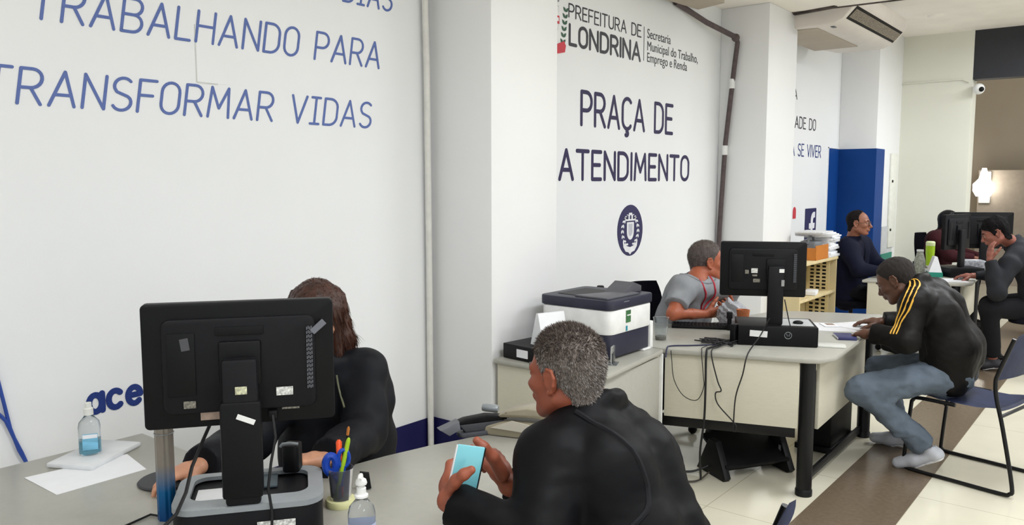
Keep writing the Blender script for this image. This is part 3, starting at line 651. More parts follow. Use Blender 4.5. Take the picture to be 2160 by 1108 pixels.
B().prism([(-.175, .035), (-.1, .080), (-.02, .098), (.1, .092), (.22, .072), (.22, .05), (.0, .064), (-.12, .056)], .02, .12, R=RX, bev=.008).build('lid', m_beige, t)
B().prism([(-.14, .03), (-.06, .062), (.1, .04), (.12, .02)], -.021, -.017, R=RX).build('clear_flap', M('pale_flap', (196, 190, 176), .25), t)
B().lathe([(.013, -.03), (.015, -.02), (.015, .02), (.010, .03)], n=14, R=frame((0, 0, 1), (.9, 0, .45))).build('chrome_tip', m_silver, t, loc=(-.175, .07, .072))

# ------------------------------------------------------------------ things on and under the second desk
kb = thing('keyboard', 'slim black keyboard before the person in the grey shirt', 'keyboard', (.62, 4.50, .7402), math.radians(27))
B().box((0, 0, .009), (.34, .13, .018), bev=.004).build('case', m_black, kb)
k_ = B()
for i in range(15):
    for j in range(5): k_.box((-.154 + .022 * i, -.046 + .023 * j, .019), (.018, .019, .006), bev=.0015, seg=1)
k_.build('keys', m_black2, kb)
o = B().prism(rrect(.10, .20, .02), 0, .010, bev=.003).build('white_pad', M('white_pad', (206, 206, 200), .4), loc=(1.405, 4.40, .7402), rz=math.radians(-70)); tag(o, 'flat white pad on the desk beside the flat black computer', 'pad')
o = B().lathe([(.017, 0), (.017, .03), (.013, .034), (.013, .07), (.018, .072), (.018, .105), (.015, .11)], n=20).build('small_bottle', m_black, loc=(.80, 4.52, .7402)); tag(o, 'small dark bottle on the desk beside the plastic bag', 'bottle')
t = thing('paper_wrapper', 'orange brown paper wrapper standing by the second monitor', 'wrapper', (.85, 4.60, .7402))
m_wrap = M('orange_brown_paper', (190, 112, 70), .65, var=.15, scale=40, bump=.4)
B().lathe([(.020, .0), (.022, .045), (.034, .06), (.041, .12), (.036, .12), (.02, .06)], n=18, sx=1.0, sy=.8).build('wrapper_body', m_wrap, t); B().lathe([(.019, -.0), (.020, .05)], n=16).build('paper_foot', m_paper, t)
bag = B()
random.seed(3)
bm = bmesh.new(); bmesh.ops.create_icosphere(bm, subdivisions=4, radius=1)
for v in bm.verts:
    f_ = 1 + .16 * math.sin(5 * v.co.x + 3 * v.co.z) * math.sin(6 * v.co.y + 2) + .08 * math.sin(17 * v.co.z + 9 * v.co.x)
    v.co = Vector((v.co.x * .085 * f_, v.co.y * .07 * f_, max(-.5, v.co.z) * .10 * f_ + .05))
bag._add(bm); o = bag.build('plastic_bag', M('crumpled_clear_bag', (196, 198, 204), .2, trans=.35, ior=1.2, bump=.8, bscale=30), loc=(.735, 4.70, .745)); tag(o, 'crumpled pale plastic bag on the desk beside the second monitor', 'bag')
t = thing('booklet', 'navy booklet on the desk edge under the hand of the jeans wearer', 'booklet', (1.415, 4.70, .7402), math.radians(28))
B().box((0, 0, .008), (.10, .15, .016), bev=.002).build('cover', M('navy_cover', (46, 48, 94), .4), t); B().box((-.002, 0, .008), (.0985, .146, .011)).build('pages', m_paper, t)
o = B().prism([(-.20, -.13), (.18, -.16), (.16, .14), (-.16, .16)], 0, .0015).build('paper_sheet', m_print, loc=(1.20, 4.98, .7402), rz=.5, smooth=False); tag(o, 'printed sheet lying on the desk before the person in jeans', 'paper')
o = B().prism([(-.12, -.15), (.12, -.13), (.10, .14), (-.10, .15)], 0, .0015).build('paper_sheet', m_print, loc=(1.36, 5.16, .7422), rz=-.5, smooth=False); tag(o, 'crumpled printed sheet behind the hand of the person in jeans', 'paper')
t = thing('identity_card', 'white card with a brown photo square on the papers', 'card', (1.22, 5.05, .7435), .6)
B().box((0, 0, .001), (.085, .12, .002)).build('card_face', m_paper, t); B().box((.01, .02, .0025), (.05, .06, .001)).build('photo_square', m_stickerb, t)

def cable(pts, r, label, m=m_cable, name='loose_cable'):
    o = B().tube(smooth_path(pts), r, n=7).build(name, m); tag(o, label, 'cable'); return o
def smooth_path(pts, k=6):
    P = [np.asarray(p, float) for p in pts]; P = [2 * P[0] - P[1]] + P + [2 * P[-1] - P[-2]]; out = []
    for i in range(1, len(P) - 2):
        for j in range(k):
            t = j / k; a, b_, c_, d_ = P[i - 1], P[i], P[i + 1], P[i + 2]
            out.append(.5 * ((2 * b_) + (c_ - a) * t + (2 * a - 5 * b_ + 4 * c_ - d_) * t * t + (3 * b_ - a - 3 * c_ + d_) * t ** 3))
    out.append(P[-2]); return out
pn = nrm((.2175 * 1.0, -.645, 0)); pn = np.array((.306, -.952, 0))
def fp(s, z, o=.03):
    """point in front of the second desk's modesty panel"""
    a = np.array((.775, 3.80)) + (np.array((1.438, 4.024)) - np.array((.775, 3.80))) * s
    return np.array((a[0] + pn[0] * o, a[1] + pn[1] * o, z))
cable([(1.05, 4.25, .80), (.98, 4.15, .75), fp(.30, .748, -.08), fp(.285, .735, .02), fp(.285, .55, .025), fp(.28, .38, .02), (.95, 3.84, .2), (.93, 3.9, .03)], .006, 'thick black cable dropping from the second desk to the floor')
cable([(1.03, 4.22, .77), fp(.36, .75, -.10), fp(.32, .74, .015), fp(.37, .60, .03), fp(.40, .545, .03), fp(.36, .53, .03), fp(.38, .47, .03), fp(.50, .38, .03), fp(.512, .35, .03), fp(.50, .335, .03), fp(.495, .37, .03), fp(.505, .52, .03), fp(.55, .64, .03), fp(.58, .745, .015), (1.14, 4.13, .80), (1.18, 4.16, .90)], .0035, 'black looped cable hanging in front of the second desk panel')
cable([(1.0, 4.2, .77), fp(.26, .748, -.10), fp(.25, .74, .015), fp(.265, .62, .02), fp(.27, .55, .02), fp(.22, .48, .02), fp(.12, .50, .02), fp(.05, .58, .02), fp(.03, .68, .02), fp(.02, .735, .012)], .0022, 'thin black cable forming a wide loop below the second desk edge')
cable([(1.02, 4.24, .76), (.95, 4.08, .745), (.85, 3.95, .745), (.76, 3.86, .745), (.765, 3.80, .742), (.775, 3.77, .70)], .004, 'bluish cable running along the second desk to the cabinet', M('blue_black_cable', (40, 42, 72), .5))
t = thing('cable_bundle', 'tangle of black plugs and cables beside the flat black computer', 'cables', (.96, 4.10, .7405))
for i in range(7):
    random.seed(20 + i); pts = [(random.uniform(-.16, .06), random.uniform(-.07, .07), .006 + .01 * random.random()) for _ in range(5)]
    B().tube(smooth_path(pts, 5), .004, n=6).build('cable', m_cable, t)
B().box((.03, .05, .06), (.03, .06, .10), bev=.005).build('plug_tower', m_black, t)
cable([(.62, 4.0, .012), (.72, 3.98, .012), (.82, 4.02, .014), (.9, 4.10, .05)], .006, 'black cable on the tiles beneath the cabinet and foot rest')
cable([(.64, 3.86, .012), (.78, 3.84, .012), (.90, 3.90, .012), (.93, 4.0, .04)], .005, 'brownish cable on the tiles below the second desk', M('brown_cable', (60, 52, 44), .5))

fr = thing('foot_rest', 'black plastic foot rest on the tiles under the second desk', 'foot rest', (1.02, 4.27, 0), math.radians(58))
for sx in (-.21, .21):
    B().prism([(-.13, 0), (.13, 0), (.15, .02), (.05, .2), (-.02, .2)], -.02, .02, R=np.array(((0, 0, 1.0), (-1.0, 0, 0), (0, 1.0, 0))), bev=.004).build('side_bracket', m_black, fr, loc=(sx, 0, 0))
    B().box((sx * .93, -.06, .12), (.012, .02, .04)).build('clip', m_silver, fr)
B().box((0, .0, .13), (.42, .28, .02), R=np.array(((1, 0, 0), (0, .9, -.43), (0, .43, .9))), bev=.006).build('foot_board', m_black, fr)
B().box((0, -.06, .07), (.42, .03, .07), bev=.004).build('cross_bar', m_black, fr)
o = B().box((0, 0, .23), (.20, .42, .40), bev=.01).box((0, 0, .02), (.22, .46, .035), bev=.004).build('computer_tower', m_black, loc=(1.22, 5.05, 0)); tag(o, 'black computer tower on the floor under the second desk', 'computer')

# ------------------------------------------------------------------ shelf unit and things on it
sh = thing('shelf_unit', 'pale yellow open shelf unit with perforated dividers behind the second desk', 'shelf', (.31, 7.32, 0))
D_, L2, H_ = .24, .98, .93
B().box((0, 0, H_ - .012), (D_ + .02, L2 + .03, .026), bev=.003).build('top_board', m_wood, sh)
B().box((0, -L2 / 2, H_ / 2), (D_, .022, H_ - .02)).build('side_board', m_wood, sh); B().box((0, L2 / 2, H_ / 2), (D_, .022, H_ - .02)).build('side_board', m_wood, sh)
B().box((-D_ / 2 + .006, 0, H_ / 2), (.01, L2 - .02, H_ - .03)).build('back_board', m_woodd, sh)
for z in (.10, .60): B().box((0, 0, z), (D_, L2 - .02, .024), bev=.002).build('shelf_board', m_wood, sh)
for z0 in (.62, .12):
    for y_ in (.34,):
        hh = .27 if z0 > .5 else .46; nz = 8 if z0 > .5 else 12
        dv = B().box((0, 0, z0 + hh / 2), (.205, .008, hh)).build('perforated_divider', m_woodd, sh, loc=(.0, y_, 0))
        b = B()
        for i in range(nz):
            for x_ in (-.055, .0, .055): b.box((x_, 0, z0 + (i + .5) * hh / nz), (.034, .0095, hh / nz * .55))
        b.build('holes', m_black, dv)
o = B().box((0, 0, .02), (.10, .20, .035), R=rotz(.2), bev=.003).build('paper_stack', m_paper, loc=(.36, 7.33, .612)); tag(o, 'thin stack of pale paper inside the shelf unit', 'papers')
t = thing('file_tray', 'orange card tray with grey things on the shelf unit', 'tray', (.32, 7.38, .9325))
b = B(); b.box((0, 0, .006), (.22, .34, .012)); b.box((.105, 0, .065), (.008, .34, .13)); b.box((-.105, 0, .055), (.008, .34, .11)); b.box((0, -.168, .055), (.21, .008, .11)); b.box((0, .168, .055), (.21, .008, .11)); b.build('tray_walls', m_orange, t)
o = B().prism(rrect(.16, .18, .03), 0, .15, bev=.02).tube([(0, -.09, .12), (.0, -.05, .19), (0, .04, .19), (0, .08, .12)], .012).build('tape_dispenser', M('grey_plastic', (120, 124, 128), .5), loc=(.32, 7.40, .9455)); tag(o, 'grey dispenser poking out of the orange tray', 'dispenser')
random.seed(11); zz = .9325
for i in range(9):
    hgt = .022; o = B().box((0, 0, hgt / 2), (.23 + random.uniform(-.02, .02), .32 + random.uniform(-.03, .03), hgt), bev=.002).build('paper_bundle', m_paper if i % 3 else m_print, loc=(.31 + random.uniform(-.015, .015), 7.72 + random.uniform(-.03, .03), zz), rz=random.uniform(-.18, .18)); zz += hgt + .0004
    tag(o, 'white bundle in the tall paper pile beneath the square sign', 'papers', 'paper bundles on the shelf unit')
zz += .0
for i in range(4):
    hgt = .012; o = B().prism([(-.12, -.17), (.12, -.16), (.13, .17), (-.11, .18)], 0, hgt, bev=.002).build('paper_folder', m_print if i % 2 else m_paper, loc=(.33, 7.55 - .04 * i, 1.132 + i * .0125), rz=-.3 + .12 * i); tag(o, 'loose folder lying across the top of the paper pile', 'folder', 'folders on the paper pile')

# ------------------------------------------------------------------ things on the third desk and beyond
t = thing('flask', 'lime flask with a pale lid on the third desk', 'flask', (.98, 9.06, .7402))
B().lathe([(.033, 0), (.036, .01), (.036, .10), (.043, .17), (.043, .24)], n=24).build('flask_body', m_lime, t); B().lathe([(.044, .24), (.044, .275), (.036, .285)], n=24).build('lid', m_limew, t)
t = thing('water_bottle', 'clear patterned bottle beside the lime flask', 'bottle', (.99, 8.56, .7402))
B().lathe([(.045, 0), (.05, .01), (.05, .13), (.038, .17), (.03, .20), (.03, .215)], n=24).build('bottle_body', M('mottled_clear', (188, 190, 178), .25, trans=.3, ior=1.2, var=.4, scale=60), t); B().lathe([(.032, .215), (.032, .232)], n=20).build('cap', m_white, t)
o = B().lathe([(.026, 0), (.032, .055)], n=18).build('paper_cup', m_paper, loc=(1.08, 8.50, .7402)); tag(o, 'small white cup beside the patterned bottle', 'cup')
t = thing('display_card', 'white tent card with a teal foot on the third desk', 'tent card', (1.16, 8.36, .7402), math.radians(20))
B().prism([(-.06, .03), (.06, .03), (.012, .19), (-.012, .19)], -.065, .065, R=RX).build('card_face', m_paper, t); B().prism([(-.066, 0), (.066, 0), (.06, .045), (-.06, .045)], -.068, .068, R=RX).build('card_foot', m_teal, t)
o = B().prism([(-.11, -.15), (.12, -.13), (.10, .15), (-.12, .14)], 0, .002).build('paper_sheet', m_print, loc=(1.36, 8.10, .7402), rz=.3, smooth=False); tag(o, 'printed sheet on the edge of the third desk', 'paper')
o = B().box((0, 0, .01), (.08, .12, .02), bev=.004).build('eraser_block', m_white, loc=(1.43, 8.30, .7402)); tag(o, 'small white block on the third desk near the clear bag', 'block')
o = B().prism(rrect(.26, .18, .03), 0, .05, bev=.01).build('monitor_riser', m_black, loc=(1.27, 8.53, .7402)); 
bpy.data.objects.remove(o)
o = B().lathe([(.035, -.17), (.035, .17)], n=20, R=frame((0, 0, 1), (.6, .8, 0))).build('paper_roll', M('grey_beige_roll', (150, 146, 130), .6), loc=(1.12, 8.80, .7755)); tag(o, 'beige paper roll lying behind the lime flask', 'roll')
o = B().box((0, 0, .07), (.22, .16, .14), bev=.02).build('plastic_bag', M('mottled_bag', (150, 152, 158), .35, var=.5, scale=40), loc=(1.40, 8.80, .7402), rz=.4); tag(o, 'mottled grey bag between the far monitors', 'bag')
t = thing('notice_board', 'white notice with a lime note and teal lower edge past the blue column', 'notice', (XC + .004, 10.62, .92))
B().box((0, 0, 0), (.008, .5, .34)).build('notice_sheet', M('pale_grey_notice', (196, 198, 200), .5), t); B().box((.006, .17, .10), (.003, .14, .11)).build('note', m_note, t); B().box((.004, 0, -.21), (.012, .5, .09)).build('teal_strip', m_teal, t)

# ------------------------------------------------------------------ people: smooth bodies grown from joints
def vnoise(P, seed, scale):
    g = np.random.default_rng(seed).standard_normal((24, 24, 24)).astype(np.float32)
    Q = P * scale; I = np.floor(Q).astype(int); f = Q - I; f = f * f * (3 - 2 * f); I %= 24; J = (I + 1) % 24
    x, y, z = f[..., 0], f[..., 1], f[..., 2]
    def G(a, b, c): return g[a[..., 0], b[..., 1], c[..., 2]]
    c0 = (G(I, I, I) * (1 - x) + G(J, I, I) * x) * (1 - y) + (G(I, J, I) * (1 - x) + G(J, J, I) * x) * y
    c1 = (G(I, I, J) * (1 - x) + G(J, I, J) * x) * (1 - y) + (G(I, J, J) * (1 - x) + G(J, J, J) * x) * y
    return c0 * (1 - z) + c1 * z
def cap(a, b, ra, rb=None, k=.02): return ('c', np.array(a, float), np.array(b, float), ra, ra if rb is None else rb, k)
def ell(c, r, R=None, k=.02): return ('e', np.array(c, float), np.array(r, float), R, k)
def cut(a, b, r): return ('x', np.array(a, float), np.array(b, float), r)               # flat-ended cylinder taken away
def dent(c, r, k=.01, R=None): return ('d', np.array(c, float), np.array(r, float), R, k)   # ellipsoid pressed in
def sd_cap(X, a, b, ra, rb):
    ba = b - a; l2 = max(float(ba @ ba), 1e-10); pa = X - a
    t = np.clip((pa @ ba) / l2, 0, 1); q = pa - t[..., None] * ba
    return np.sqrt((q * q).sum(-1)) - (ra + (rb - ra) * t)
def sd_ell(X, c, r, R):
    q = X - c
    if R is not None: q = q @ R
    k0 = np.sqrt(((q / r) ** 2).sum(-1)); k1 = np.sqrt(((q / (r * r)) ** 2).sum(-1)) + 1e-9
    return k0 * (k0 - 1) / k1
def sdf(prims, h, noise=(), fn=None):
    lo = np.full(3, 1e9); hi = -lo
    for p in prims:
        if p[0] == 'c': r = max(p[3], p[4]); lo = np.minimum(lo, np.minimum(p[1], p[2]) - r); hi = np.maximum(hi, np.maximum(p[1], p[2]) + r)
        elif p[0] == 'e': lo = np.minimum(lo, p[1] - p[2].max()); hi = np.maximum(hi, p[1] + p[2].max())
    lo = lo - 4 * h - .012; hi = hi + 4 * h + .012; n = np.ceil((hi - lo) / h).astype(int) + 1
    Fd = np.full(n, .2, np.float32); ax = [lo[i] + h * np.arange(n[i]) for i in range(3)]
    for p in prims:
        if p[0] == 'c': r = max(p[3], p[4]); k = p[5]; a_, b_ = np.minimum(p[1], p[2]) - r, np.maximum(p[1], p[2]) + r
        elif p[0] in 'ed': k = p[4]; a_, b_ = p[1] - p[2].max(), p[1] + p[2].max()
        else: k = 0; a_, b_ = np.minimum(p[1], p[2]) - p[3] * 1.5, np.maximum(p[1], p[2]) + p[3] * 1.5
        pad = k + .02 + 2 * h
        s0 = np.clip(np.floor((a_ - pad - lo) / h).astype(int), 0, n - 1); s1 = np.clip(np.ceil((b_ + pad - lo) / h).astype(int) + 1, 1, n)
        if (s1 <= s0).any(): continue
        sl = tuple(slice(int(u), int(v)) for u, v in zip(s0, s1))
        X = np.stack(np.meshgrid(*[ax[i][sl[i]] for i in range(3)], indexing='ij'), -1); cur = Fd[sl]
        if p[0] == 'c': d = sd_cap(X, *p[1:5])
        elif p[0] in 'ed': d = sd_ell(X, p[1], p[2], p[3])
        else:
            ba = p[2] - p[1]; L = np.linalg.norm(ba); u_ = ba / L; q = X - p[1]; t = q @ u_
            rr = np.sqrt(np.maximum((q * q).sum(-1) - t * t, 0)); d = np.maximum(rr - p[3], np.maximum(-t, t - L))
        if p[0] in 'ce':
            if k > 0: hh = np.maximum(k - np.abs(cur - d), 0) / k; Fd[sl] = np.minimum(cur, d) - hh * hh * k * .25
            else: Fd[sl] = np.minimum(cur, d)
        else:
            kk = k if k > 0 else 1e-4
            hh = np.maximum(kk - np.abs(cur + d), 0) / kk; Fd[sl] = np.maximum(cur, -d) + hh * hh * kk * .25
    if noise or fn is not None:
        idx = np.argwhere(np.abs(Fd) < .035); X = lo + h * idx; v = Fd[tuple(idx.T)]
        for amp, sc, seed, st in noise: v = v + amp * vnoise(X * np.array(st) + 50, seed, sc)
        Fd[tuple(idx.T)] = v
    if fn is not None:
        X = np.stack(np.meshgrid(*ax, indexing='ij'), -1); Fd = np.maximum(Fd, fn(X).astype(np.float32))
    return Fd, lo, h
def nets(fd):
    Fd, lo, h = fd; S = Fd < 0
    cs = [(i, j, k) for i in (0, 1) for j in (0, 1) for k in (0, 1)]
    nx, ny, nz = Fd.shape
    def sub(A, c): return A[c[0]:nx - 1 + c[0], c[1]:ny - 1 + c[1], c[2]:nz - 1 + c[2]]
    cnt = sum(sub(S, c).astype(np.int8) for c in cs); mask = (cnt > 0) & (cnt < 8); idx = np.argwhere(mask)
    ids = np.full(mask.shape, -1, np.int64); ids[mask] = np.arange(len(idx))
    vals = np.stack([sub(Fd, c)[mask] for c in cs], 1); pos = np.zeros((len(idx), 3)); num = np.zeros(len(idx))
    for a in range(8):
        for b in range(a + 1, 8):
            if sum(abs(cs[a][q] - cs[b][q]) for q in range(3)) != 1: continue
            va, vb = vals[:, a], vals[:, b]; m = (va < 0) != (vb < 0); t = np.where(m, va / np.where(m, va - vb, 1), 0)
            pos += m[:, None] * (np.array(cs[a]) + t[:, None] * (np.array(cs[b]) - np.array(cs[a]))); num += m
    V = lo + h * (idx + pos / num[:, None]); Q = []
    for d in range(3):
        A = [slice(1, -1)] * 3; A[d] = slice(0, -1); Bq = list(A); Bq[d] = slice(1, None)
        s0, s1 = S[tuple(A)], S[tuple(Bq)]; e = np.argwhere(s0 != s1); o = np.array([0 if q == d else 1 for q in range(3)]); e0 = e + o
        sg = s0[tuple(e.T)]; u, v = [(1, 2), (2, 0), (0, 1)][d]; du = np.eye(3, dtype=int)[u]; dv = np.eye(3, dtype=int)[v]
        q = np.stack([ids[tuple((e0 - du - dv).T)], ids[tuple((e0 - dv).T)], ids[tuple(e0.T)], ids[tuple((e0 - du).T)]], 1)
        q[~sg] = q[~sg][:, ::-1]; Q.append(q)
    return V, np.concatenate(Q)
def field_at(fd, P):
    Fd, lo, h = fd; Q = (np.atleast_2d(P) - lo) / h; I = np.clip(np.floor(Q).astype(int), 0, np.array(Fd.shape) - 2); f = np.clip(Q - I, 0, 1); r = 0
    for c in ((0, 0, 0), (0, 0, 1), (0, 1, 0), (0, 1, 1), (1, 0, 0), (1, 0, 1), (1, 1, 0), (1, 1, 1)):
        c = np.array(c); r = r + np.prod(np.where(c, f, 1 - f), 1) * Fd[tuple((I + c).T)]
    return r
def meshes(name, parts, mat, parent, base):
    """parts: list of (V, F) joined to ONE mesh, relative to the parent's base"""
    n = 0; VV = []; FF = []
    for V, F in parts: VV.append(np.asarray(V) - base); FF.append(np.asarray(F) + n); n += len(V)
    V = np.concatenate(VV); four = [f for f in FF if f.shape[1] == 4]; tri = [f for f in FF if f.shape[1] == 3]
    me = bpy.data.meshes.new(name); Fs = [tuple(r) for f in four + tri for r in f.tolist()]
    me.from_pydata(V.tolist(), [], Fs); me.polygons.foreach_set('use_smooth', [True] * len(me.polygons)); me.materials.append(mat); me.update()
    o = bpy.data.objects.new(name, me); C.objects.link(o); o.parent = parent; return o

def hand(wr, d, n, side, curl=(20, 25, 20), spread=1.0, thumb=(.55, .75, .35), tcurl=15, size=1.0, fan=(0, 0, 0, 0)):
    """wr wrist, d towards the fingers, n where the palm faces, side +1 right hand, -1 other hand"""
    wr = np.array(wr, float); d = nrm(d); n = nrm(n - d * np.dot(n, d)); s = side * np.cross(d, n); z = size; P = []
    kn = [(.030, .088, .072), (.010, .092, .080), (-.011, .089, .075), (-.030, .080, .058)]
    for i, (ls, ld_, ln) in enumerate(kn):
        a = wr + s * ls * .55 * z + d * .006; b = wr + d * ld_ * z + s * ls * z
        P.append(cap(a, b, .0150 * z, .0115 * z, .012))
        fd_ = nrm(d + s * (ls * 2.2 * spread)); p = b; ang = fan[i]; r = .0090 * z if i < 3 else .0078 * z
        for q, fr in enumerate((.46, .30, .24)):
            ang += curl[q]; u = fd_ * math.cos(math.radians(ang)) + n * math.sin(math.radians(ang)); e = p + u * ln * fr * z
            P.append(cap(p, e, r, r * .9, .004)); p = e; r *= .9
    P.append(ell(wr + d * .045 * z + n * .006 * z, (.03 * z,) * 3, k=.015))
    b = wr + d * .022 * z + s * .022 * z + n * .008 * z; u = nrm(d * thumb[0] + s * thumb[1] + n * thumb[2]); r = .0145 * z
    w2 = nrm(d * .8 + n * .5 - s * .15)
    for q, ln in enumerate((.044, .034, .028)):
        e = b + u * ln * z; P.append(cap(b, e, r, r * .85, .008)); b = e; r *= .83; u = nrm(u + w2 * math.tan(math.radians(tcurl)))
    return P

EARP = [(.006, -.022), (.008, .006), (-.002, .022), (-.020, .020), (-.028, .002), (-.024, -.018), (-.014, -.036), (-.002, -.040)]
def head_prims(s=1.0, nose=1.0, jaw=1.0, neck=None, ears=True):
    P = [ell((-.018, 0, .032), (.098, .077, .084)), ell((.028, 0, -.012), (.062, .065, .088), k=.03), ell((.022, 0, -.066), (.058, .056 * jaw, .046), k=.03),
         ell((.070, 0, -.103), (.020, .025 * jaw, .018), k=.025), cap((-.01, .053 * jaw, -.062), (.055, .03 * jaw, -.10), .016, .014, .03), cap((-.01, -.053 * jaw, -.062), (.055, -.03 * jaw, -.10), .016, .014, .03)]
    for e in (-1, 1):
        P += [ell((.058, e * .046, -.026), (.026, .022, .020), k=.02), cap((.083, e * .012, .016), (.070, e * .050, .018), .0105, .009, .014),
              dent((.100, e * .031, -.002), (.020, .018, .012), .014), ell((.0765, e * .031, -.001), (.0135, .0150, .0115), k=.004), cap((.088, e * .020, .003), (.082, e * .044, .002), .0030, .003, .003)]
    P += [cap((.088, 0, .006), (.108 * (.5 + .5 * nose), 0, -.034), .0085, .0115 * nose, .012), ell((.110 * (.6 + .4 * nose), 0, -.038), (.013, .0125 * nose, .0115), k=.008)]
    for e in (-1, 1): P += [ell((.097, e * .0135 * nose, -.043), (.011, .0085, .0085), k=.006), dent((.104, e * .0075, -.053), (.006, .0045, .006), .003)]
    P += [ell((.086, 0, -.066), (.016, .030, .016), k=.015), ell((.0955, 0, -.0645), (.0085, .023, .0065), k=.004), ell((.0935, 0, -.0765), (.0085, .019, .0072), k=.004), dent((.106, 0, -.0705), (.010, .024, .0016), .002), dent((.096, 0, -.088), (.010, .018, .006), .008)]
    if ears:
        for e in (-1, 1):
            P.append(ell((-.010, e * .0775, -.010), (.019, .008, .030), k=.006))
            q = [np.array((f, e * (.0800 - f * .30), u)) for f, u in EARP]
            for a, b in zip(q, q[1:]): P.append(cap(a, b, .0046, .0046, .004))
            P.append(dent((-.006, e * .090, -.010), (.009, .008, .014), .004)); P.append(ell((-.004, e * .079, -.040), (.008, .006, .009), k=.004))
    P = [(p[0],) + tuple((q * s if isinstance(q, np.ndarray) and q.ndim == 1 else (q * s if isinstance(q, float) else q)) for q in p[1:]) for p in P]
    if neck is not None:
        P += [cap((-.030, 0, -.045), np.array(neck), .056 * s, .060 * s, .025), ell(np.array(neck) + (0, 0, -.02), (.07, .085, .05), k=.03)]
    return P

def hairline(pts):
    us = np.array([p[0] for p in pts]); fs = np.array([p[1] for p in pts])
    return lambda X: X[..., 0] - np.interp(X[..., 2], us, fs)
HL = {'short': [(-.10, -.3), (-.088, -.07), (-.06, -.05), (-.032, -.034), (-.024, .018), (.02, .026), (.045, .040), (.062, .064), (.085, .078), (.13, .08)],
      'buzz': [(-.09, -.3), (-.076, -.07), (-.05, -.05), (-.030, -.034), (-.024, .010), (.02, .022), (.050, .045), (.068, .062), (.085, .068), (.13, .06)],
      'receding': [(-.10, -.3), (-.088, -.07), (-.05, -.05), (-.030, -.034), (-.024, .012), (.02, .018), (.05, .012), (.08, .016), (.10, .030), (.13, .03)],
      'full': [(-.12, -.3), (-.10, -.07), (-.06, -.045), (-.03, -.03), (-.022, .02), (.02, .035), (.04, .055), (.055, .082), (.085, .09), (.13, .09)]}
def strand_mat(name, a, b, c):
    m = M(name, a, .6, spec=.2); nt = m.node_tree; bs = nt.nodes['Principled BSDF']; ge = nt.nodes.new('ShaderNodeNewGeometry'); r = nt.nodes.new('ShaderNodeValToRGB')
    el = r.color_ramp.elements; el[0].color = [lin(v) for v in a] + [1]; el[1].color = [lin(v) for v in c] + [1]; e = el.new(.5); e.color = [lin(v) for v in b] + [1]
    nt.links.new(ge.outputs['Random Per Island'], r.inputs[0]); nt.links.new(r.outputs[0], bs.inputs['Base Color']); return m
def strands(V, F, n, ln, wd, flow, seed=1, stand=.6):
    rng = np.random.default_rng(seed); a, b, c, d = (V[F[:, i]] for i in range(4)); nm = np.cross(c - a, d - b); ar = np.linalg.norm(nm, axis=1) + 1e-12; nm = nm / ar[:, None]
    pk = rng.choice(len(F), n, p=ar / ar.sum()); u, v = rng.random(n)[:, None], rng.random(n)[:, None]
    p = (a[pk] * (1 - u) + b[pk] * u) * (1 - v) + (d[pk] * (1 - u) + c[pk] * u) * v; N = nm[pk]
    fl = flow(p, N); t = N * stand + fl + rng.normal(0, .16, (n, 3)); t /= np.linalg.norm(t, axis=1)[:, None]
    L = ln(p)[:, None] * rng.uniform(.6, 1.15, (n, 1)); s = np.cross(t, rng.normal(size=(n, 3))); s /= np.linalg.norm(s, axis=1)[:, None]; s2 = np.cross(t, s)
    p = p - N * .001; bas = [p + wd * s, p + wd * (-.5 * s + .87 * s2), p + wd * (-.5 * s - .87 * s2)]
    mid = p + t * L * .55; mb = [mid + .7 * (q - p) for q in bas]; tip = p + t * L + (fl - N * .3) * L * .22
    VV = np.stack(bas + mb + [tip], 1).reshape(-1, 3); o = (np.arange(n) * 7)[:, None]
    T = np.concatenate([o + np.array(q) for q in ((0, 1, 4), (0, 4, 3), (1, 2, 5), (1, 5, 4), (2, 0, 3), (2, 3, 5), (3, 4, 6), (4, 5, 6), (5, 3, 6))])
    return VV, T

